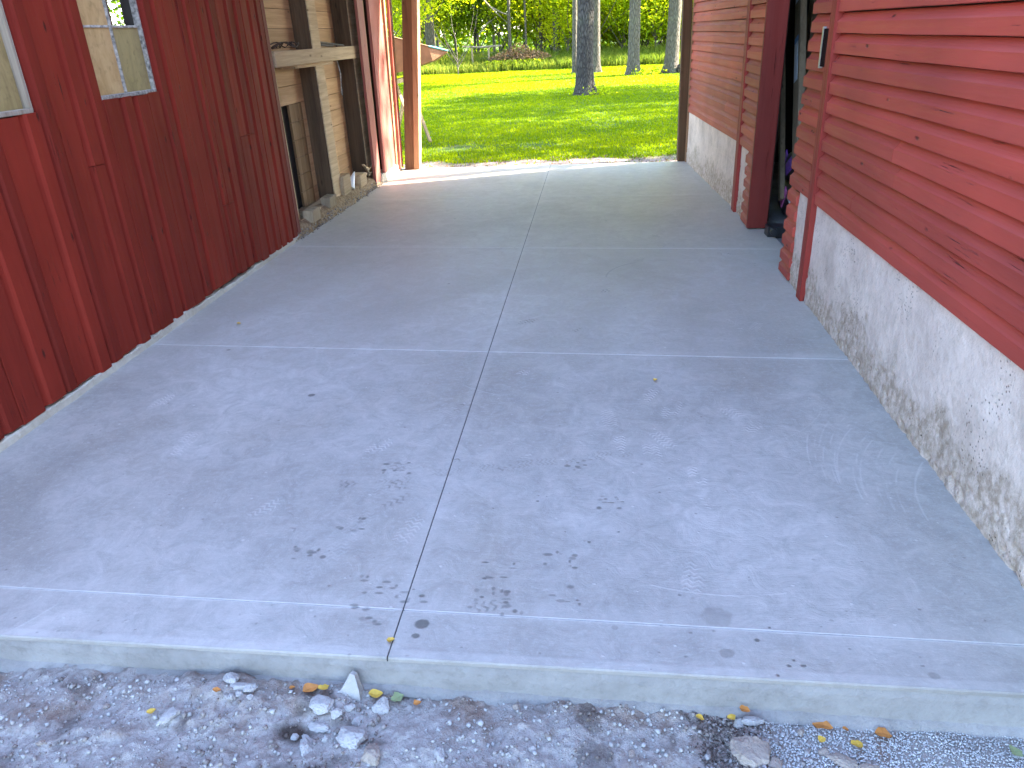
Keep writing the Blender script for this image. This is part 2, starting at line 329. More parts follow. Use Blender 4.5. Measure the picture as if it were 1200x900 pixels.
def rough_concrete(name, a, b, brown, pits=True):
    t = NT(name); co = t.coord(); n1 = t.noise(co, 3.0, 6, 0.65); n2 = t.noise(co, 26, 6, 0.7); z = t.sep(co)[2]
    c = t.mix(t.mr(n1, 0.3, 0.7), a, b); c = t.mix(t.mr(n2, 0.5, 0.78, 0.0, 0.4), c, brown)
    lo = t.math('MULTIPLY', t.mr(t.math('SUBTRACT', z, t.mr(n1, 0.3, 0.7, 0.0, 0.28)), 0.02, 0.10, 1.0, 0.0), t.mr(n2, 0.3, 0.6))
    st = t.noise(t.coord((3, 3, 2), off=(3, 0, 0)), 1.2, 5, 0.7)
    c = t.mix(t.mr(st, 0.52, 0.75, 0.0, 0.5), c, tuple(x * 0.8 for x in brown)) if pits else c
    c = t.mix(t.math('MULTIPLY', lo, 0.75), c, brown) if pits else c
    v = t.voro(co, 60); pit = t.ramp(v, [(0.10, 1.0), (0.26, 0.0)]); msk = t.math('MULTIPLY', pit, t.mr(t.noise(co, 5, 4), 0.52, 0.62))
    if pits: c = t.mix(t.math('MULTIPLY', msk, 0.75), c, (0.10, 0.075, 0.05))
    h = t.math('SUBTRACT', t.math('ADD', n2, t.math('MULTIPLY', t.noise(co, 90, 4), 0.35)), t.math('MULTIPLY', msk, 0.9 if pits else 0.0))
    return t.done(t.pbr(c, 0.85, t.bump(h, 0.008, 0.75), 0.25))
def dirt_mat():
    t = NT('dusty_dirt'); co = t.coord(); n1 = t.noise(co, 4.5, 7, 0.7, 0.3); n2 = t.noise(co, 40, 6, 0.75); x = t.sep(co)
    c = t.mix(t.mr(n2, 0.3, 0.7), (0.34, 0.305, 0.28), (0.54, 0.49, 0.455))
    c = t.mix(t.mr(n1, 0.50, 0.64, 0.0, 0.85), c, t.mix(n2, (0.17, 0.11, 0.08), (0.38, 0.28, 0.22)))
    c = t.mix(t.mr(t.attr(), 0.3, 0.8, 0.0, 0.9), c, (0.045, 0.028, 0.02))
    c = t.mix(t.mr(t.noise(co, 90, 5, 0.7), 0.5, 0.75, 0, 0.4), c, (0.22, 0.185, 0.165)); h = t.math('ADD', n2, t.math('MULTIPLY', t.noise(co, 140, 4, 0.7), 0.8))
    return t.done(t.pbr(c, 0.95, t.bump(h, 0.010, 0.9), 0.15))
def ground_mat():
    t = NT('turf_soil'); co = t.coord(); n1 = t.noise(co, 0.8, 6, 0.7); n2 = t.noise(co, 18, 6, 0.75)
    c = t.mix(t.mr(n2, 0.3, 0.7), (0.045, 0.075, 0.012), (0.10, 0.15, 0.025)); c = t.mix(t.mr(n1, 0.58, 0.72, 0.0, 0.8), c, (0.22, 0.16, 0.11))
    y = t.sep(co)[1]; e = t.math('ADD', y, t.mr(n1, 0.3, 0.7, -0.35, 0.35)); c = t.mix(t.mr(e, 10.35, 10.75, 1.0, 0.0), c, t.mix(n2, (0.20, 0.14, 0.11), (0.42, 0.33, 0.29)))
    return t.done(t.pbr(c, 0.95, t.bump(n2, 0.02, 0.9), 0.1))
def bark_mat(name, a, b, sc=1.0):
    t = NT(name); v = t.voro(t.coord((26 * sc, 26 * sc, 6 * sc)), 1.0, 'DISTANCE_TO_EDGE'); g = t.noise(t.coord((30, 30, 5)), 1.0, 6, 0.7); n = t.noise(t.coord(), 1.3, 4)
    f = t.math('MULTIPLY', t.mr(v, 0.0, 0.28), t.mr(g, 0.2, 0.7)); c = t.mix(f, a, b); c = t.mix(t.mr(n, 0.55, 0.75, 0.0, 0.35), c, (0.16, 0.19, 0.10))
    return t.done(t.pbr(c, 0.95, t.bump(f, 0.03, 1.0), 0.1))
def pane_mat(name, a, b):
    t = NT(name); co = t.coord(); n = t.noise(t.coord((1, 6, 2.5)), 2.2, 6, 0.7, 0.8); n2 = t.noise(co, 30, 4)
    c = t.mix(t.mr(n, 0.3, 0.7), a, b); c = t.mix(t.mr(n2, 0.55, 0.8, 0, 0.5), c, tuple(x * 0.4 for x in a))
    return t.done(t.pbr(c, t.mr(n, 0.3, 0.7, 0.45, 0.75), t.bump(n2, 0.002, 0.3), 0.3))

M = dict(
 slab=slab_mat(), slabface=rough_concrete('formed_slab_face', (0.20, 0.186, 0.176), (0.38, 0.358, 0.342), (0.115, 0.10, 0.085), False),
 jointdark=plain_mat('dark_saw_cut', (0.10, 0.095, 0.09), 0.95, 0.5, 90), jointpale=plain_mat('pale_joint_dust', (0.44, 0.43, 0.42), 0.9, 0.25, 120),
 found=rough_concrete('whitewashed_concrete', (0.58, 0.47, 0.39), (0.80, 0.67, 0.56), (0.28, 0.21, 0.14)),
 ledge=rough_concrete('crumbly_ledge_concrete', (0.38, 0.34, 0.27), (0.55, 0.50, 0.42), (0.22, 0.17, 0.11), False),
 redV=paint_mat('oxide_red_vertical', (0.20, 0.024, 0.015), 2, 0.25, 0, 0.08), redH=paint_mat('oxide_red_clapboard', (0.415, 0.060, 0.040), 1, 0.5, 2, 0.35),
 redF=paint_mat('faded_red_clapboard', (0.48, 0.105, 0.062), 1, 0.5, 4), redT=paint_mat('oxide_red_trim', (0.30, 0.035, 0.025), 2, 0.35, 5),
 redJ=paint_mat('dark_red_jamb', (0.15, 0.018, 0.013), 2, 0.2, 6), redP=paint_mat('peeling_red_plank', (0.34, 0.09, 0.065), 2, 1.6, 7),
 stud=wood_mat('weathered_stud', (0.12, 0.068, 0.03), (0.28, 0.17, 0.085), 2, seed=1), girt=wood_mat('rough_sawn_girt', (0.34, 0.23, 0.13), (0.58, 0.42, 0.26), 1, seed=2),
 bback=wood_mat('tan_inner_board', (0.42, 0.25, 0.12), (0.62, 0.40, 0.22), 1, seed=3, dirt=0.3), post=wood_mat('brown_post', (0.10, 0.053, 0.028), (0.20, 0.115, 0.06), 2, seed=4),
 postL=wood_mat('pale_post_edge', (0.24, 0.13, 0.065), (0.42, 0.26, 0.15), 2, seed=5), dwood=wood_mat('dark_interior_wood', (0.20, 0.145, 0.09), (0.38, 0.29, 0.19), 2, seed=6),
 greyw=wood_mat('grey_frame_wood', (0.16, 0.12, 0.08), (0.36, 0.31, 0.25), 2, seed=8), paleframe=plain_mat('peeling_white_paint', (0.25, 0.23, 0.20), 0.9, 0.7, 45, bmp=0.004),
 caulk=plain_mat('dirty_glazing_putty', (0.34, 0.32, 0.28), 0.9, 0.5, 50, bmp=0.005),
 paneA=pane_mat('tan_filmed_glass', (0.36, 0.22, 0.09), (0.54, 0.37, 0.18)), paneB=pane_mat('olive_filmed_glass', (0.22, 0.165, 0.07), (0.37, 0.29, 0.13)),
 shade_stud=wood_mat('shade_dark_stud', (0.05, 0.03, 0.017), (0.13, 0.08, 0.045), 2, seed=12), slot_shade=plain_mat('dark_slot', (0.02, 0.012, 0.01), 1.0, 0.1, 20, 0, 0.0), black=plain_mat('black_plastic', (0.02, 0.02, 0.022), 0.35), purple=plain_mat('purple_bag_print', (0.26, 0.09, 0.55), 0.35, 0.5, 30), pink=plain_mat('pink_bag_print', (0.75, 0.18, 0.5), 0.4, 0.4, 60),
 white=plain_mat('white_sticker', (0.62, 0.68, 0.75), 0.5, 0.15, 60), blue=plain_mat('blue_sticker_band', (0.10, 0.22, 0.45), 0.5), metal=plain_mat('galvanised_metal', (0.42, 0.43, 0.44), 0.4, 0.2, 30, 0.8),
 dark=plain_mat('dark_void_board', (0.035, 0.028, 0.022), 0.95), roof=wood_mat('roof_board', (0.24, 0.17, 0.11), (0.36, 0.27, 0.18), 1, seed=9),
 shingle=plain_mat('grey_shingle', (0.10, 0.10, 0.10), 0.95, 0.4, 12), teal=plain_mat('teal_trim', (0.10, 0.35, 0.33), 0.5), tan=plain_mat('tan_hull', (0.55, 0.33, 0.20), 0.6, 0.15, 8), tand=plain_mat('brown_hull_side', (0.42, 0.20, 0.10), 0.6, 0.2, 8),
 dirt=dirt_mat(), turf=ground_mat(), bark=bark_mat('furrowed_bark', (0.035, 0.028, 0.024), (0.16, 0.135, 0.115)), bark2=bark_mat('grey_smooth_bark', (0.07, 0.058, 0.045), (0.21, 0.18, 0.145), 0.8),
 grass=leaf_mat('lawn_grass', (0.14, 0.215, 0.004), (0.30, 0.345, 0.005), 0.5, (1.6, 1.5, 0.4)), weed=leaf_mat('meadow_grass', (0.10, 0.16, 0.02), (0.24, 0.26, 0.05), 0.45, (1.5, 1.4, 0.8)),
 leafA=leaf_mat('bright_leaf', (0.20, 0.29, 0.010), (0.44, 0.48, 0.025), 0.6), leafB=leaf_mat('deep_leaf', (0.11, 0.19, 0.012), (0.24, 0.32, 0.02), 0.58), deadl=leaf_mat('dead_leaf', (0.20, 0.12, 0.07), (0.38, 0.25, 0.16), 0.3, (1.1, 1, 0.8)),
 yleaf=plain_mat('yellow_leaf', (0.66, 0.42, 0.06), 0.6, 0.2, 40), oleaf=plain_mat('orange_leaf', (0.55, 0.22, 0.05), 0.6, 0.25, 40), gleaf=plain_mat('pale_green_leaf', (0.35, 0.42, 0.20), 0.6),
 rock=rough_concrete('broken_concrete', (0.31, 0.29, 0.275), (0.50, 0.475, 0.455), (0.24, 0.21, 0.185), False), rockb=rough_concrete('brown_clod', (0.26, 0.20, 0.16), (0.42, 0.36, 0.31), (0.14, 0.09, 0.06), False),
 pebble=None, wire=plain_mat('rusty_wire', (0.09, 0.06, 0.045), 0.7, 0.4, 30, 0.4), paper=plain_mat('white_plastic', (0.75, 0.75, 0.74), 0.5, 0.05))
def pebmat():
    t = NT('gravel_stone'); f = t.attr(); co = t.coord(); n = t.noise(co, 120, 3)
    c = t.ramp(f, [(0.0, (0.08, 0.055, 0.045)), (0.25, (0.26, 0.21, 0.18)), (0.5, (0.43, 0.41, 0.395)), (1.0, (0.64, 0.63, 0.62))]); c = t.mix(t.mr(n, 0.3, 0.7, 0, 0.3), c, (0.3, 0.28, 0.26))
    return t.done(t.pbr(c, 0.85, t.bump(n, 0.002, 0.5), 0.3))
M['pebble'] = pebmat()

# ================================================================== SETTING
SLAB0 = lambda x: 1.495 - 0.014 * x          # front edge of the slab
mesh('ground', [(-700, -700, -0.6), (700, -700, -0.6), (700, 900, -0.6), (-700, 900, -0.6)], [(0, 1, 2, 3)], M['turf'])['kind'] = 'structure'
# gently uneven lawn sheet
def lawn_z(x, y): return -0.035 + 0.02 * np.sin(x * 0.35 + 1) * np.sin(y * 0.22) * np.clip((y - 10) / 8, 0, 1) + 0.012 * vnoise(np.asarray(x) * 1.2, np.asarray(y) * 1.2, 31, 3) - 0.12 * (1 - sstep(-2.0, 9.9, np.asarray(y)))
gx = np.concatenate([np.linspace(-160, -14, 24), np.linspace(-13.5, 12, 110), np.linspace(14, 160, 24)]); gy = np.concatenate([np.linspace(-90, 9.6, 20), np.linspace(9.9, 40, 130), np.linspace(42, 240, 40)])
XX, YY = np.meshgrid(gx, gy); ZZ = lawn_z(XX, YY)
inside = (XX > -7.2) & (XX < 7.0) & (YY < 9.8); ZZ[inside] = -0.3
V = np.stack([XX, YY, ZZ], -1).reshape(-1, 3); n_ = len(gx); I = np.arange(len(gx) * (len(gy) - 1)).reshape(len(gy) - 1, n_)[:, :-1].ravel()
me = npmesh('lawn', V, np.stack([I, I + 1, I + n_ + 1, I + n_], 1), M['turf'], True); tag(link('lawn', me, None), kind='structure')

# slab: one thing of the setting, its cast panels as parts
slab = bpy.data.objects.new('concrete_floor', bpy.data.meshes.new('concrete_floor')); COL.objects.link(slab); slab['kind'] = 'structure'
bb = MB().box((-2.62, 1.53, -0.30), (-0.566, 9.84, -0.0035)).box((-0.562, 1.53, -0.30), (1.40, 9.84, -0.0035)).box((-0.566, 1.53, -0.30), (-0.562, 9.84, -0.012))
slab.data.from_pydata(bb.V, [], bb.F); slab.data.materials.append(M['jointpale']); slab['label'] = 'pale joint filler and body of the poured concrete floor'
def row_y(k, x):
    if k == 0: return SLAB0(x)
    if k == 5: return 9.88
    a, b = JY[k - 1]; return a + b * x
for r in range(5):
    for (xa, xb) in ((-2.62, -0.5676), (-0.5630, 1.42)):
        g = 0.0014; V = []; F = []
        nseg = 24; c0 = 0.002
        for (k, sgn) in ((r, 1), (r + 1, -1)):
            for i in range(nseg + 1):
                x = xa + (xb - xa) * i / nseg; e = 0.0 if k in (0, 5) else g + 0.0008 * (mn.noise((x * 30, k * 7, sgn)) + 0.5)
                y = row_y(k, x) + sgn * e
                V += [(x, y, -0.28 if k == 5 else -0.02), (x, y, -0.010 if k == 0 else -c0), (x, y + (0.012 if k == 0 else sgn * c0), 0.0)] if k else [(x, y + .001, -0.014), (x, y + .0012, -0.004), (x, y + 0.0045, 0.0)]
        o2 = (nseg + 1) * 3
        for i in range(nseg):
            a = i * 3; b = a + 3
            F += [(a, b, b + 1, a + 1), (a + 1, b + 1, b + 2, a + 2), (a + 2, b + 2, o2 + b + 2, o2 + a + 2)]
            F += [(o2 + b, o2 + a, o2 + a + 1, o2 + b + 1), (o2 + b + 1, o2 + a + 1, o2 + a + 2, o2 + b + 2)]
        e = nseg * 3
        F += [(0, 1, 2, o2 + 2, o2 + 1, o2), (e + o2, e + o2 + 1, e + o2 + 2, e + 2, e + 1, e)]
        mi = [0] * len(F)
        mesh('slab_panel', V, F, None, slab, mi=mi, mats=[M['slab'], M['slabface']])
# the dark saw cut between the two columns of panels
mesh('saw_cut', [(-0.5690, 1.512, -0.0026), (-0.5610, 1.512, -0.0026), (-0.5610, 9.86, -0.0026), (-0.5690, 9.86, -0.0026)], [(0, 1, 2, 3)], M['jointdark'], slab)
# formed front face under the tooled lip, one pour without the saw cut
V = []; F = []; N = 300; zf = [-0.012, -0.0155, -0.019, -0.03, -0.045, -0.06, -0.075, -0.09, -0.105, -0.125, -0.2]
for i in range(N + 1):
    x = -2.62 + 4.02 * i / N
    for j, z in enumerate(zf):
        rec = 0.006 if j in (1, 2) else 0.0
        V.append((x, SLAB0(x) + 0.002 + rec + (0.004 * mn.noise((x * 5, z * 50, 0)) + 0.0012 * mn.noise((x * 40, z * 90, 2)) + (0.004 * max(0, mn.noise((x * 3, z * 25, 8)) - .25) if j > 2 else 0)), z + 0.0008 * mn.noise((x * 9, 0, j))))
nf = len(zf)
for i in range(N):
    for j in range(nf - 1): a = i * nf + j; F.append((a + 1, a + nf + 1, a + nf, a))
mesh('front_face', V, F, M['slabface'], slab, True)
# rough spill of concrete at the foot of the slab face
V = []; F = []; N = 260
for i in range(N + 1):
    x = -2.5 + 3.9 * i / N; w = 0.022 + 0.016 * mn.noise((x * 5, 0, 0)) + 0.006 * mn.noise((x * 30, 3, 0)); z = -0.098 - 0.012 * (x + 1.7) / 1.5 + 0.005 * mn.noise((x * 12, 7, 0)) + 0.004 * mn.noise((x * 60, 7, 0))
    V += [(x, SLAB0(x) + 0.01, z + 0.007), (x, SLAB0(x) - w * 0.5, z), (x, SLAB0(x) - w, z - 0.02)]
for i in range(N): a = i * 3; F += [(a, a + 3, a + 4, a + 1), (a + 1, a + 4, a + 5, a + 2)]
o = mesh('concrete_spill', V, [f[::-1] for f in F], M['slabface'], slab, True)

# front dirt
def dirt_h(x, y):
    x = np.asarray(x, float); y = np.asarray(y, float)
    h = -0.112 - 0.018 * sstep(-1.2, 0.6, x) + 0.020 * vnoise(x * 4, y * 4, 51, 4) + 0.014 * vnoise(x * 20, y * 20, 52, 4) + 0.006 * vnoise(x * 70, y * 70, 53, 3)
    h += 0.024 * np.exp(-((x + 1.03) / 0.16) ** 2 - ((y - 1.45) / 0.05) ** 2) + 0.014 * np.exp(-((x + 0.70) / 0.1) ** 2 - ((y - 1.44) / 0.06) ** 2)
    h -= 0.020 * np.exp(-((x + 0.80) / 0.07) ** 2 - ((y - 1.34) / 0.05) ** 2) + 0.022 * np.exp(-((x - 0.33) / 0.035) ** 2 - ((y - 1.38) / 0.09) ** 2)
    g = sstep(0.42, 0.5, x + 0.04 * vnoise(x * 12, y * 12, 54, 3)); h = h * (1 - g) + g * (-0.136 + 0.006 * vnoise(x * 6, y * 6, 55, 3))
    edge = np.minimum.reduce([x + 2.3, 1.6 - x, y - 0.55]); return np.where(edge < 0.06, h - 0.25 * (0.06 - np.clip(edge, 0, .06)), h)
def holes(x, y):
    return np.exp(-((x + 0.80) / 0.06) ** 2 - ((y - 1.345) / 0.035) ** 2) + 1.1 * np.exp(-((x - 0.335) / 0.035) ** 2 - ((y - 1.40) / 0.09) ** 2) + 0.55 * sstep(.15, .5, vnoise(x * 9, y * 9, 57, 4)) * (x < 0.4)
gx = np.arange(-2.3, 1.6, 0.005); gy = np.arange(0.55, 1.545, 0.005); XX, YY = np.meshgrid(gx, gy); n_ = len(gx)
V = np.stack([XX, YY, dirt_h(XX, YY)], -1).reshape(-1, 3); I = np.arange(n_ * (len(gy) - 1)).reshape(-1, n_)[:, :-1].ravel()
me = npmesh('dirt_strip', V, np.stack([I, I + 1, I + n_ + 1, I + n_], 1), M['dirt'], True, holes(XX, YY).ravel()); tag(link('dirt_strip', me, None), kind='structure')
gx = np.linspace(-9, 9, 180); gy = np.linspace(-9, 1.53, 110); XX, YY = np.meshgrid(gx, gy); n_ = len(gx)
V = np.stack([XX, YY, -0.165 + 0.012 * vnoise(XX * 2, YY * 2, 58, 4)], -1).reshape(-1, 3); I = np.arange(n_ * (len(gy) - 1)).reshape(-1, n_)[:, :-1].ravel()
me = npmesh('yard_dirt', V, np.stack([I, I + 1, I + n_ + 1, I + n_], 1), M['dirt'], True, (0.3 * vnoise(XX, YY, 3) + .1).ravel()); tag(link('yard_dirt', me, None), kind='structure')

# pebbles and gravel (stuff)
OCT = np.array([(1, 0, 0), (-1, 0, 0), (0, 1, 0), (0, -1, 0), (0, 0, 1), (0, 0, -1)], float)
OF = np.array([(0, 2, 4), (2, 1, 4), (1, 3, 4), (3, 0, 4), (2, 0, 5), (1, 2, 5), (3, 1, 5), (0, 3, 5)])
def pebbles(name, P, R, tone, label):
    n = len(P); q = rng.normal(size=(n, 3, 3)); q, _ = np.linalg.qr(q)
    B = OCT[None] * (1 + 0.45 * (rng.random((n, 6, 1)) - 0.5)) * (0.65 + 0.6 * rng.random((n, 1, 3)))
    V = np.einsum('nij,nkj->nki', q, B) * R[:, None, None] + P[:, None, :]
    F = (OF[None] + 6 * np.arange(n)[:, None, None]).reshape(-1, 3)
    me = npmesh(name, V.reshape(-1, 3), F, M['pebble'], False, np.repeat(tone, 6)); return tag(link(name, me, None), label, kind='stuff')
n = 22000; x = rng.uniform(-2.25, 0.55, n); y = rng.uniform(0.95, 1.485, n); den = vnoise(x * 6, y * 6, 61, 4); k = rng.random(n) < 0.3 + 0.9 * np.clip(den + 0.3, 0, 1); x, y = x[k], y[k]
r = 0.0013 + 0.0085 * rng.random(len(x)) ** 6; pebbles('crumbled_stones', np.stack([x, y, dirt_h(x, y) + r * 0.35], 1), r, np.clip(rng.normal(0.43, 0.10, len(x)) + .15 * vnoise(x * 5, y * 5, 64, 3) - 0.4 * holes(x, y), 0, 1), 'loose grey crumbs and pebbles on the dug dirt before the slab')
n = 24000; x = rng.uniform(0.36, 1.55, n); y = rng.uniform(1.0, 1.485, n); k = rng.random(n) < sstep(0.38, 0.52, x + 0.05 * vnoise(x * 12, y * 12, 62, 3)); x, y = x[k], y[k]
r = 0.0018 + 0.0022 * rng.random(len(x)); pebbles('fine_gravel', np.stack([x, y, dirt_h(x, y) + r * 0.5 + rng.random(len(x)) * 0.003], 1), r, np.clip(rng.normal(0.92, 0.16, len(x)), 0, 1), 'fine pale gravel bed at the right foot of the slab')
n = 2600; y = rng.uniform(1.2, 1.485, n); x = 0.35 + (.045 + .02 * vnoise(y * 9, y * 0, 65, 3)) * rng.normal(size=n); r = 0.003 + 0.005 * rng.random(n) ** 2; pebbles('dark_crumbs', np.stack([x, y, dirt_h(x, y) + r * 0.4], 1), r, np.clip(rng.normal(0.12, 0.15, n), 0, 1), 'dark crumbly soil heaped where the gravel begins')

# ================================================================== boards
def extr(prof, axis, a, b, base, nseg=6, amp=0.0012, seed=0.0, side=1, wander=0.0):
    """prof: list of (out, across). axis 'y' = clapboard on x=base(y) facing side; 'z' = vertical plank"""
    V = []; F = []; n = len(prof)
    for i in range(nseg + 1):
        s = a + (b - a) * i / nseg; dw = wander * mn.noise((s * 0.9, seed, 4.0))
        for j, (d, c) in enumerate(prof):
            jd = amp * mn.noise((s * 4 + seed, j * 3.1, seed)); jc = amp * 1.2 * mn.noise((s * 7 + seed, j * 2.3 + 9, seed)) + dw
            if axis == 'y': V.append((base(s) + side * (d + jd), s, c + jc))
            else: V.append((base(c) + side * (d + jd), c + jc, s))
    for i in range(nseg):
        for j in range(n): F.append((i * n + j, i * n + (j + 1) % n, (i + 1) * n + (j + 1) % n, (i + 1) * n + j))
    F.append(tuple(range(n - 1, -1, -1))); F.append(tuple(nseg * n + j for j in range(n)))
    return V, F
def clap(x0fn, a, b, z, h, parent, m, seed, thick=0.030, nseg=None, name='clapboard'):
    g = 0.006; t_ = thick + 0.003 * mn.noise((seed * 1.7, 2, 1))
    prof = [(0, z + g), (t_ - 0.002, z + g), (t_, z + g + 0.003), (t_, z + h * 0.62), (t_ * 0.70, z + h * 0.69), (t_ * 0.42, z + h * 0.79), (t_ * 0.22, z + h * 0.90), (t_ * 0.12, z + h), (t_ * 0.12, z + h + 0.003), (0, z + h + 0.006)]
    prof = [(d, c) for d, c in prof if True]
    # the lip tucked behind the board above
    prof[8] = (0.001, z + h + 0.002); prof[9] = (0.0, z + h + 0.001)
    V, F = extr(prof, 'y', a, b, x0fn, nseg or max(3, int((b - a) / 0.3)), 0.0016, seed, -1, 0.003)
    o = mesh(name, V, F, m, parent); recalc(o); return o

# ================================================================== RIGHT BARN
RB = empty('barn', (1.6, 4.0, 0), 'coral red clapboard barn on a whitewashed foundation, right of the slab', 'barn')
WR = lambda y: 1.27 - 0.05 * max(0.0, y - 7.1)
WC = lambda y: WR(y) + 0.010
Z0, CH = 0.585, 0.0985
NC = 46
# near clapboards, some courses of two lengths
for k in range(NC):
    z = Z0 + k * CH; cuts = [-0.5, 4.475]
    if k == 4: cuts = [-0.5, 3.42, 4.475]
    elif k == 3: cuts = [-0.5, 3.36, 4.475]
    elif k == 1: cuts = [-0.5, 3.85, 4.475]
    elif k % 3 == 2: cuts = [-0.5, U(0.6, 2.0), 4.475]
    for a, b in zip(cuts[:-1], cuts[1:]): clap(WC, a + 0.0015, b - 0.0015, z, CH, RB, M['redH'], k * 3.7 + a, nseg=max(5, int((b - a) / 0.25)))
mesh('trim_board', *(lambda b: (b.V, b.F))(MB().box((1.238, 4.478, -0.0), (1.29, 4.572, 5.12), 0.003, lambda v: (v[0] + 0.002 * mn.noise((v[2] * 3, 0, 0)), v[1] + 0.004 * mn.noise((v[2] * 2, 5, 0)), v[2]))), M['redT'], RB)
# narrow section beside the doorway, boards run down to the slab
for k in range(-6, NC):
    z = Z0 + k * CH; a = 4.575 if k >= 0 else 4.87
    if k == -6: z += 0.01
    clap(WC, a, 5.13 - .09 * max(z, 0) + U(-0.012, 0.012), max(z, 0.006), CH if k > -6 else CH - 0.015, RB, M['redH'], k * 2.9 + 50, nseg=4)
# far section
for k in range(-6, NC):
    z = Z0 + k * CH; zz = max(z, 0.006) if k > -6 else 0.006
    a = 6.33 + U(-0.01, 0.01); b = 6.94 if k >= 0 else 6.62
    clap(WC, a, b, zz, CH if k > -6 else CH - 0.005, RB, M['redF'], k * 1.9 + 90, nseg=4)
for k in range(NC):
    z = Z0 + k * CH; cuts = [7.075, 9.80]
    if k in (6, 7, 11): cuts = [7.075, 8.6, 9.80]
    if k in (2, 3): cuts = [7.075, 7.75, 9.80]
    for a, b in zip(cuts[:-1], cuts[1:]): clap(WC, a + 0.001, b - 0.001, z, CH, RB, M['redF'], k * 4.1 + a + 200, thick=0.021 + (0.004 if (k in (6, 7) and a < 8) else 0), nseg=6)
mesh('trim_board', *(lambda b: (b.V, b.F))(MB().box((1.242, 6.945, 0.0), (1.29, 7.07, 5.12), 0.003)), M['redT'], RB)
# door jamb board facing the front
mesh('door_jamb', *(lambda b: (b.V, b.F))(MB().box((1.245, 6.285, 0.012), (1.405, 6.322, 2.60), 0.003)), M['redJ'], RB)
mesh('door_jamb', *(lambda b: (b.V, b.F))(MB().box((1.300, 4.985, 0.012), (1.43, 5.015, 2.60), 0.003)), M['redJ'], RB)
# slot handle on the near wall edge: recess shade painted as a black block, galvanised lip
h = mesh('slot_handle', *(lambda b: (b.V, b.F))(MB().box((1.236, 4.585, 1.31), (1.252, 4.655, 1.50), 0.002)), M['slot_shade'], RB)
mesh('metal_lip', *(lambda b: (b.V, b.F))(MB().box((1.234, 4.656, 1.30), (1.256, 4.682, 1.51), 0.002)), M['metal'], h)
# foundation: displaced face
def foundation(ya, yb, top, x0, seed, block=False, name='foundation'):
    st = 0.009; ys = np.arange(ya, yb + st, st); ys[-1] = yb; zs = np.append(np.arange(-0.02, top, st), top); Y, Z = np.meshgrid(ys, zs)
    low = 1 - sstep(0.03, 0.27 + 0.10 * vnoise(Y * 1.5, Z * 0, seed, 3), Z)
    d = 0.006 * vnoise(Y * 3, Z * 3, seed, 4) + 0.0018 * vnoise(Y * 30, Z * 30, seed + 1, 4) + low * (0.006 * vnoise(Y * 26, Z * 26, seed + 2, 4) + 0.010 * np.maximum(0, vnoise(Y * 5, Z * 7, seed + 3, 3)) + 0.004)
    d -= low * 0.012 * sstep(0.25, 0.6, vnoise(Y * 38, Z * 38, seed + 4, 3))
    if block:
        br = 0.2; row = np.floor(Z / br); zj = np.abs((Z / br) % 1 - 0.5) ; yj = np.abs(((Y / 0.42) + 0.5 * (row % 2)) % 1 - 0.5)
        d -= 0.005 * np.maximum(sstep(0.47, 0.5, zj), sstep(0.485, 0.5, yj))
    X = np.vectorize(x0)(Y) - d; n_ = len(ys); V = np.stack([X, Y, Z], -1).reshape(-1, 3); w = wloc(RB); V = V - np.array([w.x, w.y, w.z])
    I = np.arange(n_ * (len(zs) - 1)).reshape(-1, n_)[:, :-1].ravel(); me = npmesh(name, V, np.stack([I, I + n_, I + n_ + 1, I + 1], 1), M['found'], True)
    o = link(name, me, None, RB)
    return o
foundation(-0.5, 4.478, Z0 + 0.006, WR, 301)
foundation(4.572, 4.872, 0.592, WR, 320)
foundation(7.07, 9.84, 0.592, WR, 340, True)
foundation(6.61, 6.945, 0.592, WR, 360, True)
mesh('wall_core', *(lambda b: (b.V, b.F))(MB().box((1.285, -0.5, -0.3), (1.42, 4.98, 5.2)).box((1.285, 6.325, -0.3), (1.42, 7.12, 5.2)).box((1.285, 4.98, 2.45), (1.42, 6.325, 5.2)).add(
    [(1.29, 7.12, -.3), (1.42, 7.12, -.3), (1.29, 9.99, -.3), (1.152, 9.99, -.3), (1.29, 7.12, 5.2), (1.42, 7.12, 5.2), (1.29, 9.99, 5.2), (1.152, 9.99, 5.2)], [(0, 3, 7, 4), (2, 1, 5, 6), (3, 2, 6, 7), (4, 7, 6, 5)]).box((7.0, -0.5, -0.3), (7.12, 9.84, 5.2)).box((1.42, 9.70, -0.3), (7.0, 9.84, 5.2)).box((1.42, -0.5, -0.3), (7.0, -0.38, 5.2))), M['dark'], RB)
mesh('interior_floor', [(1.28, -0.3, -0.012), (6.0, -0.3, -0.012), (6.0, 9.7, -0.012), (1.28, 9.7, -0.012)], [(0, 1, 2, 3)], M['slabface'], RB)
RV = [(0.95, -0.9, 5.1), (4.2, -0.9, 7.6), (7.45, -0.9, 5.1), (0.95, 10.1, 5.1), (4.2, 10.1, 7.6), (7.45, 10.1, 5.1), (0.95, -0.9, 5.2), (4.2, -0.9, 7.72), (7.45, -0.9, 5.2), (0.95, 10.1, 5.2), (4.2, 10.1, 7.72), (7.45, 10.1, 5.2)]
RFc = [(0, 3, 4, 1), (1, 4, 5, 2), (6, 7, 10, 9), (7, 8, 11, 10), (0, 1, 7, 6), (1, 2, 8, 7), (3, 9, 10, 4), (4, 10, 11, 5), (0, 6, 9, 3), (2, 5, 11, 8)]
mesh('roof', RV, RFc, M['shingle'], RB)
mesh('gable_end', [(1.3, 9.72, 5.15), (7.0, 9.72, 5.15), (4.2, 9.72, 7.5), (1.3, -0.4, 5.15), (7.0, -0.4, 5.15), (4.2, -0.4, 7.5)], [(0, 1, 2), (3, 5, 4)], M['redH'], RB)

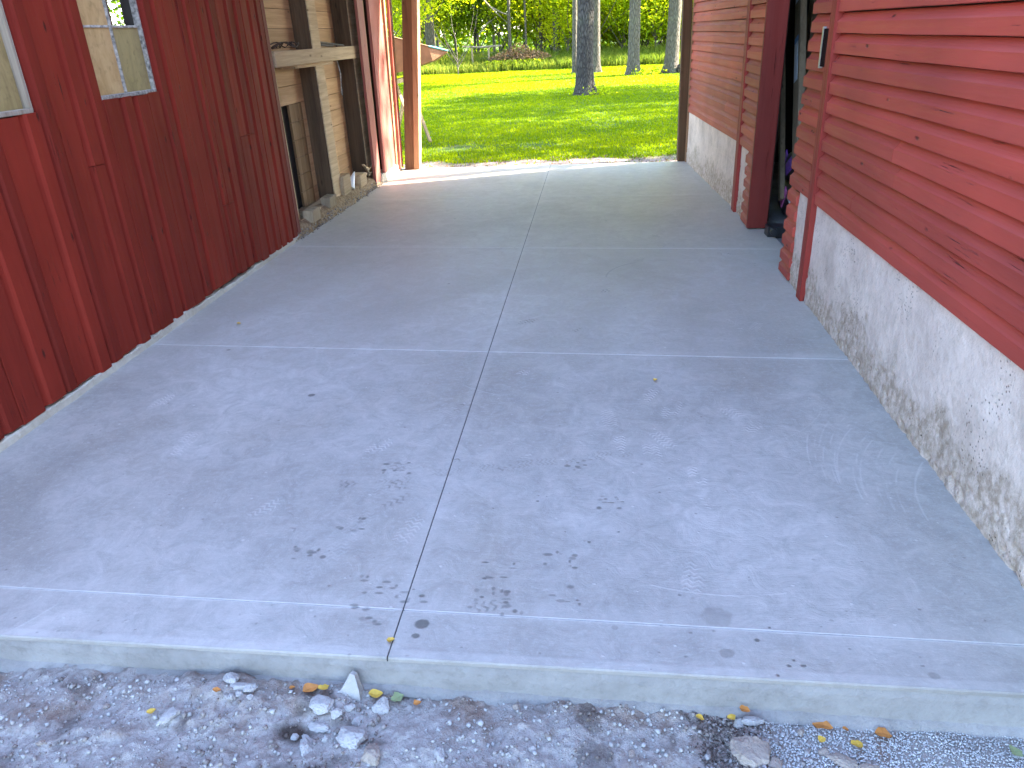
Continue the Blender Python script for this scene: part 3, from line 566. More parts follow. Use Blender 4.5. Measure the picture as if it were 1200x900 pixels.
# doorway contents
def timber(name, p0, p1, w, th, m, label, cat, group=None):
    p0, p1 = Vector(p0), Vector(p1); d = (p1 - p0); L = d.length
    root = empty(name, p0, label, cat, group)
    b = MB().box((-w / 2, -th / 2, 0), (w / 2, th / 2, L), 0.003); zc = d.normalized(); yc = zc.cross(Vector((1, 0, 0))).normalized(); xc = yc.cross(zc); R = Matrix((xc, yc, zc)).transposed()
    V = [tuple(R @ Vector(v) + p0) for v in b.V]; mesh('beam', V, b.F, m, root); return root, R
r1, R1 = timber('leaning_board', (1.62, 6.42, 0.55), (1.63, 7.15, 2.3), 0.05, 0.17, M['dwood'], 'wide dark leaning board with blue and white sticker inside the doorway', 'board')
V0 = Vector((1.62, 6.42, 0.55))
def on_board(y0, y1, s0, s1, off=-0.029): return [tuple(R1 @ Vector(v) + V0) for v in [(off, y0, s0), (off, y1, s0), (off, y1, s1), (off, y0, s1), (off - .002, y0, s0), (off - .002, y1, s0), (off - .002, y1, s1), (off - .002, y0, s1)]]
BF = [(0, 1, 2, 3), (7, 6, 5, 4), (0, 4, 5, 1), (1, 5, 6, 2), (2, 6, 7, 3), (3, 7, 4, 0)]
mesh('sticker', on_board(-.055, .045, .60, .90), BF, M['white'], r1); mesh('sticker_band', on_board(-.057, .047, .902, .945), BF, M['blue'], r1)
mesh('upper_sticker', on_board(-.05, .04, 1.22, 1.42), BF, M['white'], r1)
r2, _ = timber('leaning_batten', (1.60, 6.72, 0.15), (1.60, 7.62, 2.1), 0.04, 0.08, M['dwood'], 'narrow dark batten leaning left of the stickered board in the doorway', 'batten')
# bags of goods on the doorway floor
def bag(cx, cy, cz, sx, sy, sz, rot, m, label, prints, group='bags in the doorway'):
    root = empty('plastic_bag', (cx, cy, cz), label, 'bag', group); V = []; F = []; nu, nv = 14, 9
    for j in range(nv + 1):
        ph = -math.pi / 2 + math.pi * j / nv
        for i in range(nu):
            th = 2 * math.pi * i / nu; q = lambda c, e: math.copysign(abs(c) ** e, c)
            p = Vector((sx * q(math.cos(ph), .5) * q(math.cos(th), .6), sy * q(math.cos(ph), .5) * q(math.sin(th), .6), sz * q(math.sin(ph), .8)))
            p *= 1 + 0.10 * mn.noise(p * 14 + Vector((cx * 9, cy, cz * 7))); p.rotate(Matrix.Rotation(rot, 3, 'X')); V.append(tuple(p + Vector((cx, cy, cz))))
    for j in range(nv):
        for i in range(nu): F.append((j * nu + i, j * nu + (i + 1) % nu, (j + 1) * nu + (i + 1) % nu, (j + 1) * nu + i))
    mesh('body', V, F, m, root, True)
    for (dy, dz, w, hh, a, pm) in prints:
        c, s_ = math.cos(a), math.sin(a); V = [(cx - sx - 0.006 + e, cy + dy + u * c - v * s_, cz + dz + u * s_ + v * c) for e in (0, 0.01) for (u, v) in ((-w, -hh), (w, -hh), (w, hh), (-w, hh))]
        mesh('printed_panel', V, [(0, 3, 2, 1), (4, 5, 6, 7), (0, 1, 5, 4), (1, 2, 6, 5), (2, 3, 7, 6), (3, 0, 4, 7)], pm, root)
bag(1.72, 6.75, 0.14, 0.10, 0.30, 0.14, 0.1, M['black'], 'black plastic bag with pink print, lowest on the doorway floor', [(-0.02, 0.03, .10, .03, -0.9, M['pink']), (0.06, 0.05, .09, .008, -0.9, M['white']), (-0.22, 0.05, .05, .018, .3, M['white'])])
bag(1.74, 6.80, 0.42, 0.10, 0.28, 0.13, -0.25, M['black'], 'black plastic bag with purple print, heaped on top of the pink printed one', [(-0.08, 0.02, .12, .05, -0.5, M['purple']), (0.10, 0.06, .06, .03, -0.8, M['purple']), (-0.26, 0.02, .03, .012, .3, M['pink'])])
o = MB().box((1.36, 6.03, -0.01), (1.50, 6.16, 0.08), 0.006).tube([(1.40, 6.03, 0.05), (1.40, 5.98, 0.05)], [.03, .03], 10).build('door_stop', M['black']); tag(o, 'small black block on the threshold inside the right doorway', 'block')
for i in range(3):
    tag(MB().box((1.9 + .25 * i, 7.6 + .1 * i, -0.01), (2.05 + .25 * i, 7.75 + .1 * i, 1.9 - .2 * i), 0.004).build('stored_plank', M['dwood']), 'dark plank stored upright deep in the right barn', 'plank', 'planks stored in the right barn')

# ================================================================== LEFT BARN
LB = empty('barn', (-2.9, 5.0, 0), 'dark red vertical plank barn with small windows and open stud bay, at left', 'barn')
XL = -2.585
bnd = [-0.5, 2.74, 3.415, 3.925, 4.487, 6.20]; ys = []
for a, b in zip(bnd[:-1], bnd[1:]):
    w = []; tot = b - a
    while sum(w) < tot - 0.05: w.append(random.choice([0.085, 0.125, 0.14, 0.155, 0.11, 0.145]))
    f = tot / sum(w); y = a
    for q in w: ys.append((y, y + q * f)); y += q * f
def plank(a, b, z0, z1, i, m=None, nm='wall_plank', base=None):
    w = b - a; t_ = 0.030 + random.choice([0, 0, 0.002, 0.003, -0.002]); g = 0.0022 + (0.004 if i % 7 == 3 else (0.0015 if i % 2 else 0))
    cw = min(0.045, w * 0.33)
    if i % 3 == 1: prof = [(0, a + g), (t_ - .002, a + g), (t_, a + g + .002), (t_, b - g - .002), (t_ - .002, b - g), (0, b - g)]
    else: prof = [(0, a + g), (t_ * .36, a + g), (t_ * .40, a + cw * .35), (t_ * .66, a + cw * .8), (t_, a + cw + .004), (t_, b - g - .002), (t_ - .002, b - g), (0, b - g)]
    V, F = extr(prof, 'z', z0, z1, base or (lambda y: XL), max(3, int((z1 - z0) / 0.4)), 0.0018, i * 1.37 + z0, 1)
    return recalc(mesh(nm, V, F, m or M['redV'], LB))
TOPZ = 2.75
for i, (a, b) in enumerate(ys):
    zb = 0.045 + U(-0.008, 0.012)
    if 3.0 < a < 6: zb += 0.012 * math.sin(a * 3)
    mid = (a + b) / 2
    if (2.74 < mid < 3.415) or (3.925 < mid < 4.487):
        bz = 1.31 if mid < 3.5 else 1.325
        plank(a, b, zb, bz + U(-0.012, 0.004), i); plank(a, b, 2.14, TOPZ, i)
    else:
        cut = {3: 1.02}.get(0, None)
        if 3.62 < mid < 3.82: cut = 1.02
        elif 4.95 < mid < 5.2: cut = 0.55
        elif 5.45 < mid < 5.75: cut = 0.95
        if cut: plank(a, b, zb, cut - .0015, i); plank(a, b, cut + .0015, TOPZ, i)
        else: plank(a, b, zb, TOPZ, i)
plank(6.205, 6.275, 0.05, TOPZ, 1, M['redJ']); plank(6.29, 6.345, 0.02, TOPZ, 4, M['redJ'], base=lambda y: XL - 0.03)
for yb in np.arange(6.36, 8.7, 0.001)[:0]: pass
# inner sheathing with openings behind the windows
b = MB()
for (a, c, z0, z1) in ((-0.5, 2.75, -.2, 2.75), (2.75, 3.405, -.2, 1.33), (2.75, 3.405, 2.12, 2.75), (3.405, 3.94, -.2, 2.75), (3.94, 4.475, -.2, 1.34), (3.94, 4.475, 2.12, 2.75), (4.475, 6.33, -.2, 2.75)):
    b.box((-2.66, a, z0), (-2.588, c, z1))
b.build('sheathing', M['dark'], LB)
# crumbly concrete ledge under the planks
V = []; F = []; N = 420
for i in range(N + 1):
    y = -0.5 + 6.75 * i / N; st = 0.012 * round(1.5 * mn.noise((y * 1.1, 0, 5))); zt = 0.036 + st + 0.007 * mn.noise((y * 9, 2, 0)) + 0.003 * mn.noise((y * 50, 2, 0)); xo = 0.030 + 0.006 * mn.noise((y * 6, 1, 0)) + 0.003 * mn.noise((y * 45, 1, 0))
    V += [(XL - 0.01, y, zt + 0.004), (XL + xo * 0.8, y, zt), (XL + xo, y, zt - 0.006), (XL + xo + 0.006, y, -0.005 if y > 1.52 else -0.25)]
for i in range(N):
    for j in range(3): a = i * 4 + j; F.append((a, a + 4, a + 5, a + 1))
mesh('ledge', V, F, M['ledge'], LB)
# windows
def window(y0, y1, z0, z1, cols, zr, xg, spec, label, frame_m, muntin_m, rag):
    """window in the left wall: frame part > panes and muntins"""
    b = MB(); x1 = XL + 0.026; s = 0.018
    b.box((xg - .01, y1 - s, z0), (x1 - .008, y1, z1), 0.002)                       # far stile
    b.box((xg - .01, y0, z0 - 0.004), (x1 + .004, y1 - s - .001, z0 + 0.016), 0.002)     # bottom rail
    b.box((xg - .01, y0 - .004, z0 + .017), (x1 - .016, y0 + s * .6, z1), 0.002)
    b.box((xg - .01, y0, z1 - .02), (x1, y1 - s - .001, z1 + .01), 0.002)
    V = [(v[0] + 0.002 * mn.noise((v[1] * 20, v[2] * 20, 0)), v[1] + .003 * mn.noise((v[2] * 5, 1, 1)), v[2] + .003 * mn.noise((v[1] * 9, 3, 3))) for v in b.V]
    fr = mesh('window_frame', V, b.F, frame_m, LB); fr['label'] = label
    for c in range(len(cols) - 2):
        y = cols[c + 1]; V = []; F = []; n = 26                           # ragged putty muntin
        for i in range(n + 1):
            z = z0 + .017 + (z1 - z0 - .04) * i / n; w = 0.011 + rag * mn.noise((z * 30, y, 0)); V += [(xg, y - w, z), (xg + .016 + rag * mn.noise((z * 50, 2, 0)), y - w * .3, z), (xg + .016, y + w * .3, z), (xg, y + w, z)]
        for i in range(n):
            for j in range(3): a = i * 4 + j; F.append((a, a + 1, a + 5, a + 4))
        mesh('muntin', V, F, muntin_m, fr)
    mesh('glazing_bar', *(lambda b: (b.V, b.F))(MB().box((xg - .002, y0 + .014, zr - .006), (xg + .009, y1 - s - .001, zr + .006), .001)), M['caulk'], fr)
    zs_ = [z0 + .016, zr, z1 - .02]
    for c in range(len(cols) - 1):
        for r in range(2):
            pm = spec.get((c, r))
            if pm is None: continue
            mesh('pane', [(xg + e, y, z) for e in (0, .004) for (y, z) in ((cols[c], zs_[r]), (cols[c + 1], zs_[r]), (cols[c + 1], zs_[r + 1]), (cols[c], zs_[r + 1]))], [(0, 3, 2, 1), (4, 5, 6, 7), (0, 1, 5, 4), (1, 2, 6, 5), (2, 3, 7, 6), (3, 0, 4, 7)], pm, fr)
    return fr
window(3.925, 4.487, 1.325, 2.13, [3.935, 4.20, 4.468], 1.672, -2.592, {(0, 0): M['paneA'], (1, 0): M['paneB'], (0, 1): M['paneA']}, 'small window with tan clouded panes and its upper right pane missing', M['paleframe'], M['paleframe'], 0.006)
window(2.745, 3.41, 1.315, 2.13, [2.755, 3.07, 3.39], 1.73, -2.605, {(0, 0): M['paneB'], (1, 0): M['paneB'], (0, 1): M['paneB'], (1, 1): M['paneB']}, 'small window with olive clouded panes in a bare grey wood frame, at the left picture edge', M['greyw'], M['greyw'], 0.002)
# piece of torn stiffener left in the missing pane
MB().box((-2.600, 4.215, 1.68), (-2.592, 4.245, 2.10)).build('torn_slat', M['stud'], LB)

# open bay: inner boards, studs, girt, sill
hole = lambda y, z: False
zb = 0.10; k = 0
while zb < 2.75:
    h = 0.157; low = zb < 1.0
    for rr_ in ([(6.99, 7.299), (7.30, 8.15), (8.151, 9.75)] if low else [(6.36, 7.55), (7.551, 9.75)]):
        for (p, q) in (rr_,):
            V, F = extr([(0, zb + .003), (.020, zb + .003), (.022, zb + .005), (.022, zb + h - .003), (.020, zb + h - .001), (0, zb + h - .001)], 'y', p, q, lambda y: -2.79, 5, 0.001, zb * 7 + p, 1)
            recalc(mesh('inner_board', V, F, M['bback'] if q > 7.3 else M['stud'], LB))
    zb += h; k += 1
for (y0, y1, d, m_) in ((7.38, 7.62, .16, M['shade_stud']), (8.56, 8.83, .18, M['shade_stud']), (6.36, 6.45, .14, M['shade_stud'])):  # dark bodies and pale front strips paint the studs' shaded and lit faces
    MB().box((-2.773 + d, y0 + .012, 0.075), (-2.762 + d, y1 - .004, 2.74), 0.002, lambda v: (v[0] + .004 * mn.noise((v[2] * 2, y0, 0)), v[1] - 0.02 * (v[2] - 1) + .005 * mn.noise((v[2] * 2, 3, y0)), v[2])).build('stud_lit_strip', M['girt'], LB)
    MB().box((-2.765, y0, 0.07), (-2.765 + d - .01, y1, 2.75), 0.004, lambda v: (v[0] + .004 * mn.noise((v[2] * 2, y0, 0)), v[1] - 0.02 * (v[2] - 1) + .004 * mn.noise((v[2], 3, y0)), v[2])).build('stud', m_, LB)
MB().box((-2.765, 6.35, 1.375), (-2.565, 8.74, 1.495), 0.005, lambda v: (v[0], v[1], v[2] + .004 * mn.noise((v[1] * 2, v[2], 0)))).build('girt', M['girt'], LB)
MB().box((-2.76, 6.9, 1.345), (-2.60, 7.9, 1.373), 0.003).build('shim_board', M['girt'], LB)
MB().box((-2.74, 6.42, 0.075), (-2.60, 8.2, 0.115), 0.004, lambda v: (v[0], v[1], v[2] + 0.02 * (v[1] - 6.4) / 1.8)).build('sill_board', M['girt'], LB)
# dark back boxes of left barn: outer shell
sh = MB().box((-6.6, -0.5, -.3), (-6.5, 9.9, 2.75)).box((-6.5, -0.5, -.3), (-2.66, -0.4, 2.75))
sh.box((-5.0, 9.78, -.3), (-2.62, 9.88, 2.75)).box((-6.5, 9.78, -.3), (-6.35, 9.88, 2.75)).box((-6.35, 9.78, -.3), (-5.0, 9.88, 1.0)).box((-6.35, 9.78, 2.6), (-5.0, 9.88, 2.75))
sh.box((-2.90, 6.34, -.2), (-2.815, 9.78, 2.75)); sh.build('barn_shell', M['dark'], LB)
fl = mesh('barn_floor', [(-6.5, -0.4, -.05), (-2.66, -0.4, -.05), (-2.66, 9.78, -.05), (-6.5, 9.78, -.05)], [(0, 1, 2, 3)], M['dirt'], LB)
mesh('barn_roof', *(lambda b: (b.V, b.F))(MB().add([(-2.45, -0.9, 2.95), (-4.6, -0.9, 4.6), (-7.0, -0.9, 2.75), (-2.45, 10.2, 2.95), (-4.6, 10.2, 4.6), (-7.0, 10.2, 2.75), (-2.45, -0.9, 3.05), (-4.6, -0.9, 4.72), (-7.0, -0.9, 2.85), (-2.45, 10.2, 3.05), (-4.6, 10.2, 4.72), (-7.0, 10.2, 2.85)],
    [(0, 3, 4, 1), (1, 4, 5, 2), (6, 7, 10, 9), (7, 8, 11, 10), (0, 1, 7, 6), (1, 2, 8, 7), (3, 9, 10, 4), (4, 10, 11, 5), (0, 6, 9, 3), (2, 5, 11, 8)])), M['shingle'], LB)
mesh('gable_boards', [(-2.6, 9.85, 2.75), (-6.6, 9.85, 2.75), (-4.6, 9.85, 4.5), (-2.6, -0.45, 2.75), (-6.6, -0.45, 2.75), (-4.6, -0.45, 4.5)], [(0, 1, 2), (3, 5, 4)], M['redV'], LB)
# wire mesh across the end opening
wm = MB()
for i in range(22):
    z = 1.02 + i * 0.073; wm.tube([(-6.35 + 1.35 * j / 6, 9.80, z + .05 * math.sin(j * .9 + i * .3)) for j in range(7)], [.006] * 7, 4, False)
for i in range(10): wm.tube([(-6.3 + i * .14, 9.80, 1.0), (-6.28 + i * .14, 9.80, 2.6)], [.005, .005], 4, False)
wm.build('wire_mesh', M['metal'], LB)
# far planks, past the open bay, a little askew
def lean(x0, xt, y0, y1, th, z0, z1, nm, m_, seed, ragb=0.0):
    """upright plank whose foot stands at x0 and head at xt"""
    V = []; F = []; n = 10; ny = 5
    for i in range(n + 1):
        z = z0 + (z1 - z0) * i / n; f = z / 1.95; x = x0 + (xt - x0) * f
        for j in range(ny + 1):
            y = y0 + (y1 - y0) * j / ny; zz = z + (ragb * (mn.noise((y * 22, seed, 0)) + .3) if i == 0 else 0); e = .004 * mn.noise((z * 5, seed, j * 3)) if j in (0, ny) else 0
            V.append((x - 0.02 * (y - 9) + .002 * mn.noise((z * 6, y * 9, seed)), y + e, zz))
        for j in range(ny, -1, -1): y = y0 + (y1 - y0) * j / ny; V.append((x - th - 0.02 * (y - 9), y, z))
    r = 2 * (ny + 1)
    for i in range(n):
        for j in range(r): F.append((i * r + j, i * r + (j + 1) % r, (i + 1) * r + (j + 1) % r, (i + 1) * r + j))
    F.append(tuple(range(r - 1, -1, -1))); F.append(tuple(n * r + j for j in range(r))); return recalc(mesh(nm, V, F, m_, LB))
lean(-2.515, -2.50, 8.60, 8.83, .03, 0.03, TOPZ, 'end_plank', M['redP'], 1, .05)
lean(-2.54, -2.52, 8.84, 8.93, .03, 0.12, TOPZ, 'end_plank', M['postL'], 2, .06)
lean(-2.50, -2.47, 8.98, 9.55, .03, 0.045, TOPZ, 'end_plank', M['redP'], 3, .08)
lean(-2.49, -2.44, 9.57, 9.64, .03, 0.06, TOPZ, 'end_plank', M['postL'], 4, .04)
lean(-2.46, -2.40, 9.65, 9.80, .03, 0.03, TOPZ, 'end_plank', M['redP'], 5, .05)
MB().box((-2.62, 8.86, 0.0), (-2.50, 9.8, 0.10), 0.01, lambda v: (v[0] + .01 * mn.noise(v), v[1], v[2])).build('plank_sill', M['ledge'], LB)
# pale bent pipe above the girt
tb = MB().tube([(-2.62, 8.98, 1.50), (-2.60, 8.98, 1.7), (-2.61, 8.97, 2.1), (-2.62, 8.97, 2.6)], [.035, .06, .07, .07], 14); p = tb.build('pale_pipe', M['greyw'], None, True); tag(p, 'smooth pale upright pipe above the right end of the wooden ledge', 'pipe')
# door post at the far left corner (two boards)
P = empty('door_post', (-2.35, 9.85, 0), 'brown wooden doorway post at the far left corner of the slab', 'post')
MB().box((-2.455, 9.80, 0.0), (-2.335, 9.94, 2.72), .004, lambda v: (v[0] + 0.083 * v[2], v[1], v[2])).build('post_timber', M['post'], P)
MB().box((-2.333, 9.785, 0.0), (-2.262, 9.93, 2.72), .004, lambda v: (v[0] + 0.083 * v[2], v[1], v[2])).build('post_board', M['postL'], P)
P = empty('door_post', (1.12, 9.85, 0), 'brown wooden doorway post at the far right corner of the slab', 'post')
MB().box((1.03, 9.86, 0.0), (1.135, 10.0, 2.72), .004, lambda v: (v[0] - 0.012 * v[2], v[1], v[2])).build('post_timber', M['post'], P)
MB().box((1.118, 9.80, 0.0), (1.150, 9.857, 2.72), .003).build('post_board', M['postL'], P)
MB().box((1.09, 9.862, 2.722), (1.13, 9.99, 2.78), .003).build('post_strip', M['post'], P)

# clutter on the girt and at the bay foot
w = MB(); pts = []
for i in range(60): t_ = i / 59; pts.append((-2.62 + .04 * math.sin(t_ * 40), 6.45 + .55 * t_ + .04 * math.sin(t_ * 31), 1.515 + .045 * abs(math.sin(t_ * 23))))
w.tube(pts, [.0055] * 60, 5); tag(w.build('wire_tangle', M['wire']), 'tangle of dark wire lying on the left end of the wooden ledge', 'wire')
for i, (y0, y1, z) in enumerate(((7.55, 8.3, .0), (7.5, 7.95, .02))):
    tag(MB().tube([(-2.62, y0, 1.55 - z), (-2.60, y1, 1.505)], [.012, .010], 7).build('rusty_rod', M['wire']), ('long' if i == 0 else 'short') + ' dark rod lying on the wooden ledge between the studs', 'rod', 'rods on the wooden ledge')
tag(MB().tube([(-2.575, 7.95, 1.37), (-2.55, 7.93, 1.25), (-2.57, 7.96, 1.14), (-2.565, 7.94, 1.05)], [.003, .006, .004, .007], 5).build('hanging_cobweb', M['caulk']), 'dusty strand hanging below the wooden ledge', 'strand')
tag(MB().tube([(-2.60, 7.90, 0.13), (-2.555, 7.99, 0.28)], [.055, .006], 12).build('paper_cone', M['paper']), 'white pointed cone standing at the foot of the stud bay', 'cone')
for i, (x, y, z, a, b_, c) in enumerate(((-2.61, 7.72, .13, .05, .12, .16), (-2.58, 7.15, .12, .05, .10, .07), (-2.59, 8.2, .12, .06, .12, .10), (-2.57, 6.62, .10, .05, .10, .08))):
    tag(MB().box((x - a, y - b_, z - .03), (x + a, y + b_, z + c), .006, lambda v: (v[0] + .01 * mn.noise(v), v[1] + .1 * (v[2] - z), v[2])).build('wood_block', M['girt'] if i % 2 == 0 else M['dwood']), ['tan wood block right of the first stud foot', 'dark wood block left of the first stud foot', 'tan wood block before the second stud foot', 'dark wood block at the left end of the bay'][i], 'wood block', 'offcuts on the earth bank')
for i in range(7):
    y = U(8.25, 8.75); z = U(.14, .26); tag(MB().box((-.012, -U(.08, .16), -.008), (.012, U(.08, .16), .008), 0, lambda v, y=y, z=z, a=U(-1.2, 1.2): (v[0] - 2.56, y + v[1] * math.cos(a), z + v[1] * math.sin(a) * .6 + v[2])).build('wood_splinter', random.choice([M['girt'], M['dwood']])), 'broken splinter of wood in the pile at the right foot of the bay', 'splinter', 'splinters at the bay foot')
# earth bank under the bay
ys_ = np.arange(6.12, 8.86, 0.02); pr = [(-2.80, .11), (-2.68, .12), (-2.60, .125), (-2.535, .115), (-2.50, .085), (-2.485, .045), (-2.475, .012), (-2.46, -.01)]
V = []; F = []
for i, y in enumerate(ys_):
    tpr = min(1, (y - 6.1) / .25, (8.88 - y) / .1)
    for j, (x, z) in enumerate(pr): V.append((x - .03 + (-.045 * (1 - min(1, (y - 6.12) / 2.4))) + .020 * mn.noise((y * 5, j * .7, 1)) + .008 * mn.noise((y * 22, j, 5)), float(y), z * (0.25 + .75 * tpr) + .012 * mn.noise((y * 8, x * 30, 2)) + .006 * mn.noise((y * 30, x * 60, 9))))
nb = len(pr)
for i in range(len(ys_) - 1):
    for j in range(nb - 1): a = i * nb + j; F.append((a, a + nb, a + nb + 1, a + 1))
t = NT('earth_bank'); co = t.coord(); n2 = t.noise(co, 30, 7, .75); c = t.mix(t.mr(n2, .3, .7), (.16, .10, .055), (.44, .32, .20)); bankm = t.done(t.pbr(c, .95, t.bump(n2, .02, 1), .1))
tag(recalc(mesh('earth_bank', V, F, bankm, None, True)), kind='structure')
n = 900; y = rng.uniform(6.15, 8.8, n); r = .003 + .007 * rng.random(n) ** 2; pebbles('bank_crumbs', np.stack([-2.505 - .045 * (1 - np.clip((y - 6.12) / 2.4, 0, 1)) + rng.normal(0, .018, n), y, .004 + .07 * rng.random(n) ** 2.5], 1), r, np.clip(rng.normal(.28, .15, n), 0, 1), 'brown crumbs fallen from the earth bank')

# ================================================================== UNSEEN ROOF OVER THE PASSAGE, SIZED TO SHAPE THE LIGHT
RF = empty('passage_roof', (-0.6, 7.5, 3.0), 'unseen plank shed roof over the far half of the passage, sized to shape the light', 'roof')
RY0 = 5.1
rz = lambda x: 2.86 + (x + 2.6) * 0.36
def slope(b0, b1): return lambda v: (v[0], v[1], v[2] + rz(v[0]))
y = RY0
while y < 9.98:
    MB().box((-2.60, y + .002, .13), (1.28, min(y + .24, 10.05), .155), 0, slope(0, 0)).build('roof_board', M['roof'], RF); y += .242
for y in np.arange(RY0 + .05, 9.7, .61): MB().box((-2.60, y, 0.0), (1.28, y + .045, .128), 0, slope(0, 0)).build('rafter', M['stud'], RF)
for i in range(8):
    z = 2.72 + .19 * i; xa = max(-2.6, -2.6 + (z - 2.98) / .36 + .2); MB().box((xa, 9.86, z), (1.14, 9.885, z + .187)).build('header_board', M['redH'], RF)

# upside-down boat behind the far left post
BT = empty('boat', (-2.9, 12.0, 1.1), 'tan boat bow with teal rim sticking out past the far left post', 'boat')
bow = [(-2.19, 12.02, 1.345), (-2.44, 11.86, 1.42), (-2.9, 11.7, 1.56), (-4.2, 11.5, 1.6)]; keel = [(-2.20, 12.04, 1.325), (-2.40, 11.90, 1.225), (-2.9, 11.75, 1.09), (-4.2, 11.6, 0.98)]
far = [(-2.19, 12.05, 1.348), (-2.46, 12.5, 1.40), (-2.9, 12.8, 1.42), (-4.2, 13.0, 1.42)]; kf = [(-2.20, 12.06, 1.325), (-2.42, 12.45, 1.22), (-2.9, 12.7, 1.09), (-4.2, 12.9, .98)]
V = bow + keel + far + kf; F = []
for i in range(3): F += [(i, i + 1, 5 + i, 4 + i), (8 + i, 12 + i, 13 + i, 9 + i), (4 + i, 5 + i, 13 + i, 12 + i)]
F += [(0, 4, 12, 8), (3, 11, 15, 7)]
recalc(mesh('hull', V, F, M['tand'], BT)); recalc(mesh('deck', [(x, y, z + .004) for x, y, z in bow + far], [(i, i + 1, 5 + i, 4 + i) for i in range(3)], M['tan'], BT))
MB().tube([(x, y, z + .006) for x, y, z in bow[:2]], [.014, .014], 6).tube([(x, y, z + .004) for x, y, z in far[:3]], [.014] * 3, 6).build('rim', M['teal'], BT)
MB().tube([(x, y, z + .006) for x, y, z in bow[1:]], [.010] * 3, 6).build('rub_rail', M['postL'], BT)
for x in (-3.0, -4.0):
    tr = empty('sawhorse', (x, 12.3, 0), 'wooden sawhorse carrying the boat' + (' bow' if x > -3.5 else ' stern'), 'sawhorse')
    MB().box((x - .04, 11.8, .93), (x + .04, 12.85, .99)).build('top_rail', M['girt'], tr)
    for sx in (-1, 1):
        for sy in (11.9, 12.7): MB().tube([(x, sy, .94), (x + sx * .3, sy, -.05)], [.03, .03], 4).build('leg', M['girt'], tr)

# ================================================================== FALLEN LEAVES AND ROCKS
def leaf(x, y, z, s, rot, tilt, m, label, group='fallen leaves', curl=.25):
    prof = [(0, .02), (.12, .22), (.3, .36), (.5, .40), (.7, .30), (.88, .13), (1, 0)]; V = []; F = []
    s *= .82; prof = [(u_, w_ * (1 + .5 * mn.noise((u_ * 9, x * 31, y * 17)))) for u_, w_ in prof]; tilt += U(-.25, .25); z += .004
    for (u, w_) in prof:
        for q in (-1, 0, 1):
            p = Vector(((u - .5), q * w_ + .06 * math.sin(u * 6 + x * 40), curl * (q * q * w_ * 1.1) + .5 * curl * (u - .5) ** 2 + .03 * mn.noise((u * 7, q, x * 9)))) * s
            p.rotate(Matrix.Rotation(tilt, 3, 'Y')); p.rotate(Matrix.Rotation(rot, 3, 'Z')); V.append((p.x + x, p.y + y, p.z + z))
    for i in range(6):
        for j in range(2): a = i * 3 + j; F.append((a, a + 3, a + 4, a + 1))
    n0 = len(V); V += [(a, b, c - .0008) for a, b, c in V]; F += [tuple(n0 + k for k in f[::-1]) for f in F]
    return tag(mesh('fallen_leaf', V, F, m), label, 'leaf', group)
leaf(-0.57, 1.565, .003, .030, .2, 0, M['yleaf'], 'yellow leaf lying on the centre joint at the front of the slab')
leaf(0.295, 3.32, .004, .032, .9, .2, M['yleaf'], 'yellow leaf alone in the middle of the right slab panel', curl=.5)
leaf(-2.172, 4.125, .003, .035, 0, 0, M['yleaf'], 'small yellow leaf on the slab near the left wall')
dz = lambda x, y: float(dirt_h(x, y))
for (x, y, s, m_, l, dzz, tl) in [(-.785, 1.465, .055, 'oleaf', 'orange brown curled leaf left of the upright chip of concrete', .012, .5), (-.745, 1.462, .040, 'yleaf', 'bright yellow leaf tucked beside the upright chip of concrete', .014, .3), (-.845, 1.475, .02, 'oleaf', 'tiny orange leaf scrap left of the curled leaf by the slab foot', .006, .2),
    (-.60, 1.468, .050, 'yleaf', 'narrow yellow leaf right of the upright chip of concrete', .008, .2), (-.54, 1.47, .05, 'gleaf', 'pale straw coloured leaf blade at the foot of the slab face', .008, .1),
    (-1.035, 1.42, .028, 'oleaf', 'small brown orange leaf on the dusty mound at left', .012, .5), (.283, 1.455, .030, 'yleaf', 'yellow leaf on the concrete spill left of the dark crumbs', .016, .8), (.40, 1.472, .036, 'oleaf', 'orange leaf on top of the pale chunk by the slab face', .040, .4), (.365, 1.455, .032, 'yleaf', 'yellow leaf at the left end of the pale chunk', .03, .2),
    (.60, 1.462, .062, 'oleaf', 'long orange leaf on the fine gravel against the slab face', .008, .1), (.585, 1.415, .030, 'yleaf', 'small yellow leaf on gravel beside the brown clod', .010, .2), (.668, 1.405, .042, 'yleaf', 'broad yellow leaf on gravel right of the brown clod', .010, .3), (.745, 1.445, .055, 'oleaf', 'torn orange leaf on gravel farthest right', .008, .2), (.655, 1.455, .022, 'oleaf', 'tiny tan leaf on gravel by the slab face', .006, .3),
    (1.05, 1.41, .05, 'gleaf', 'pale green leaf at the right end of the gravel', .008, .1), (-1.20, 1.36, .03, 'yleaf', 'yellow green leaf scrap on the left dirt', .01, .4), (-0.48, 1.455, .028, 'oleaf', 'small brown leaf below the slab face, right of the straw blade', .01, .3)]:
    leaf(x, y, dz(x, y) + dzz, s, U(-.5, .5) + (0 if 'long' in l else .3), tl * .5, M[m_], l)
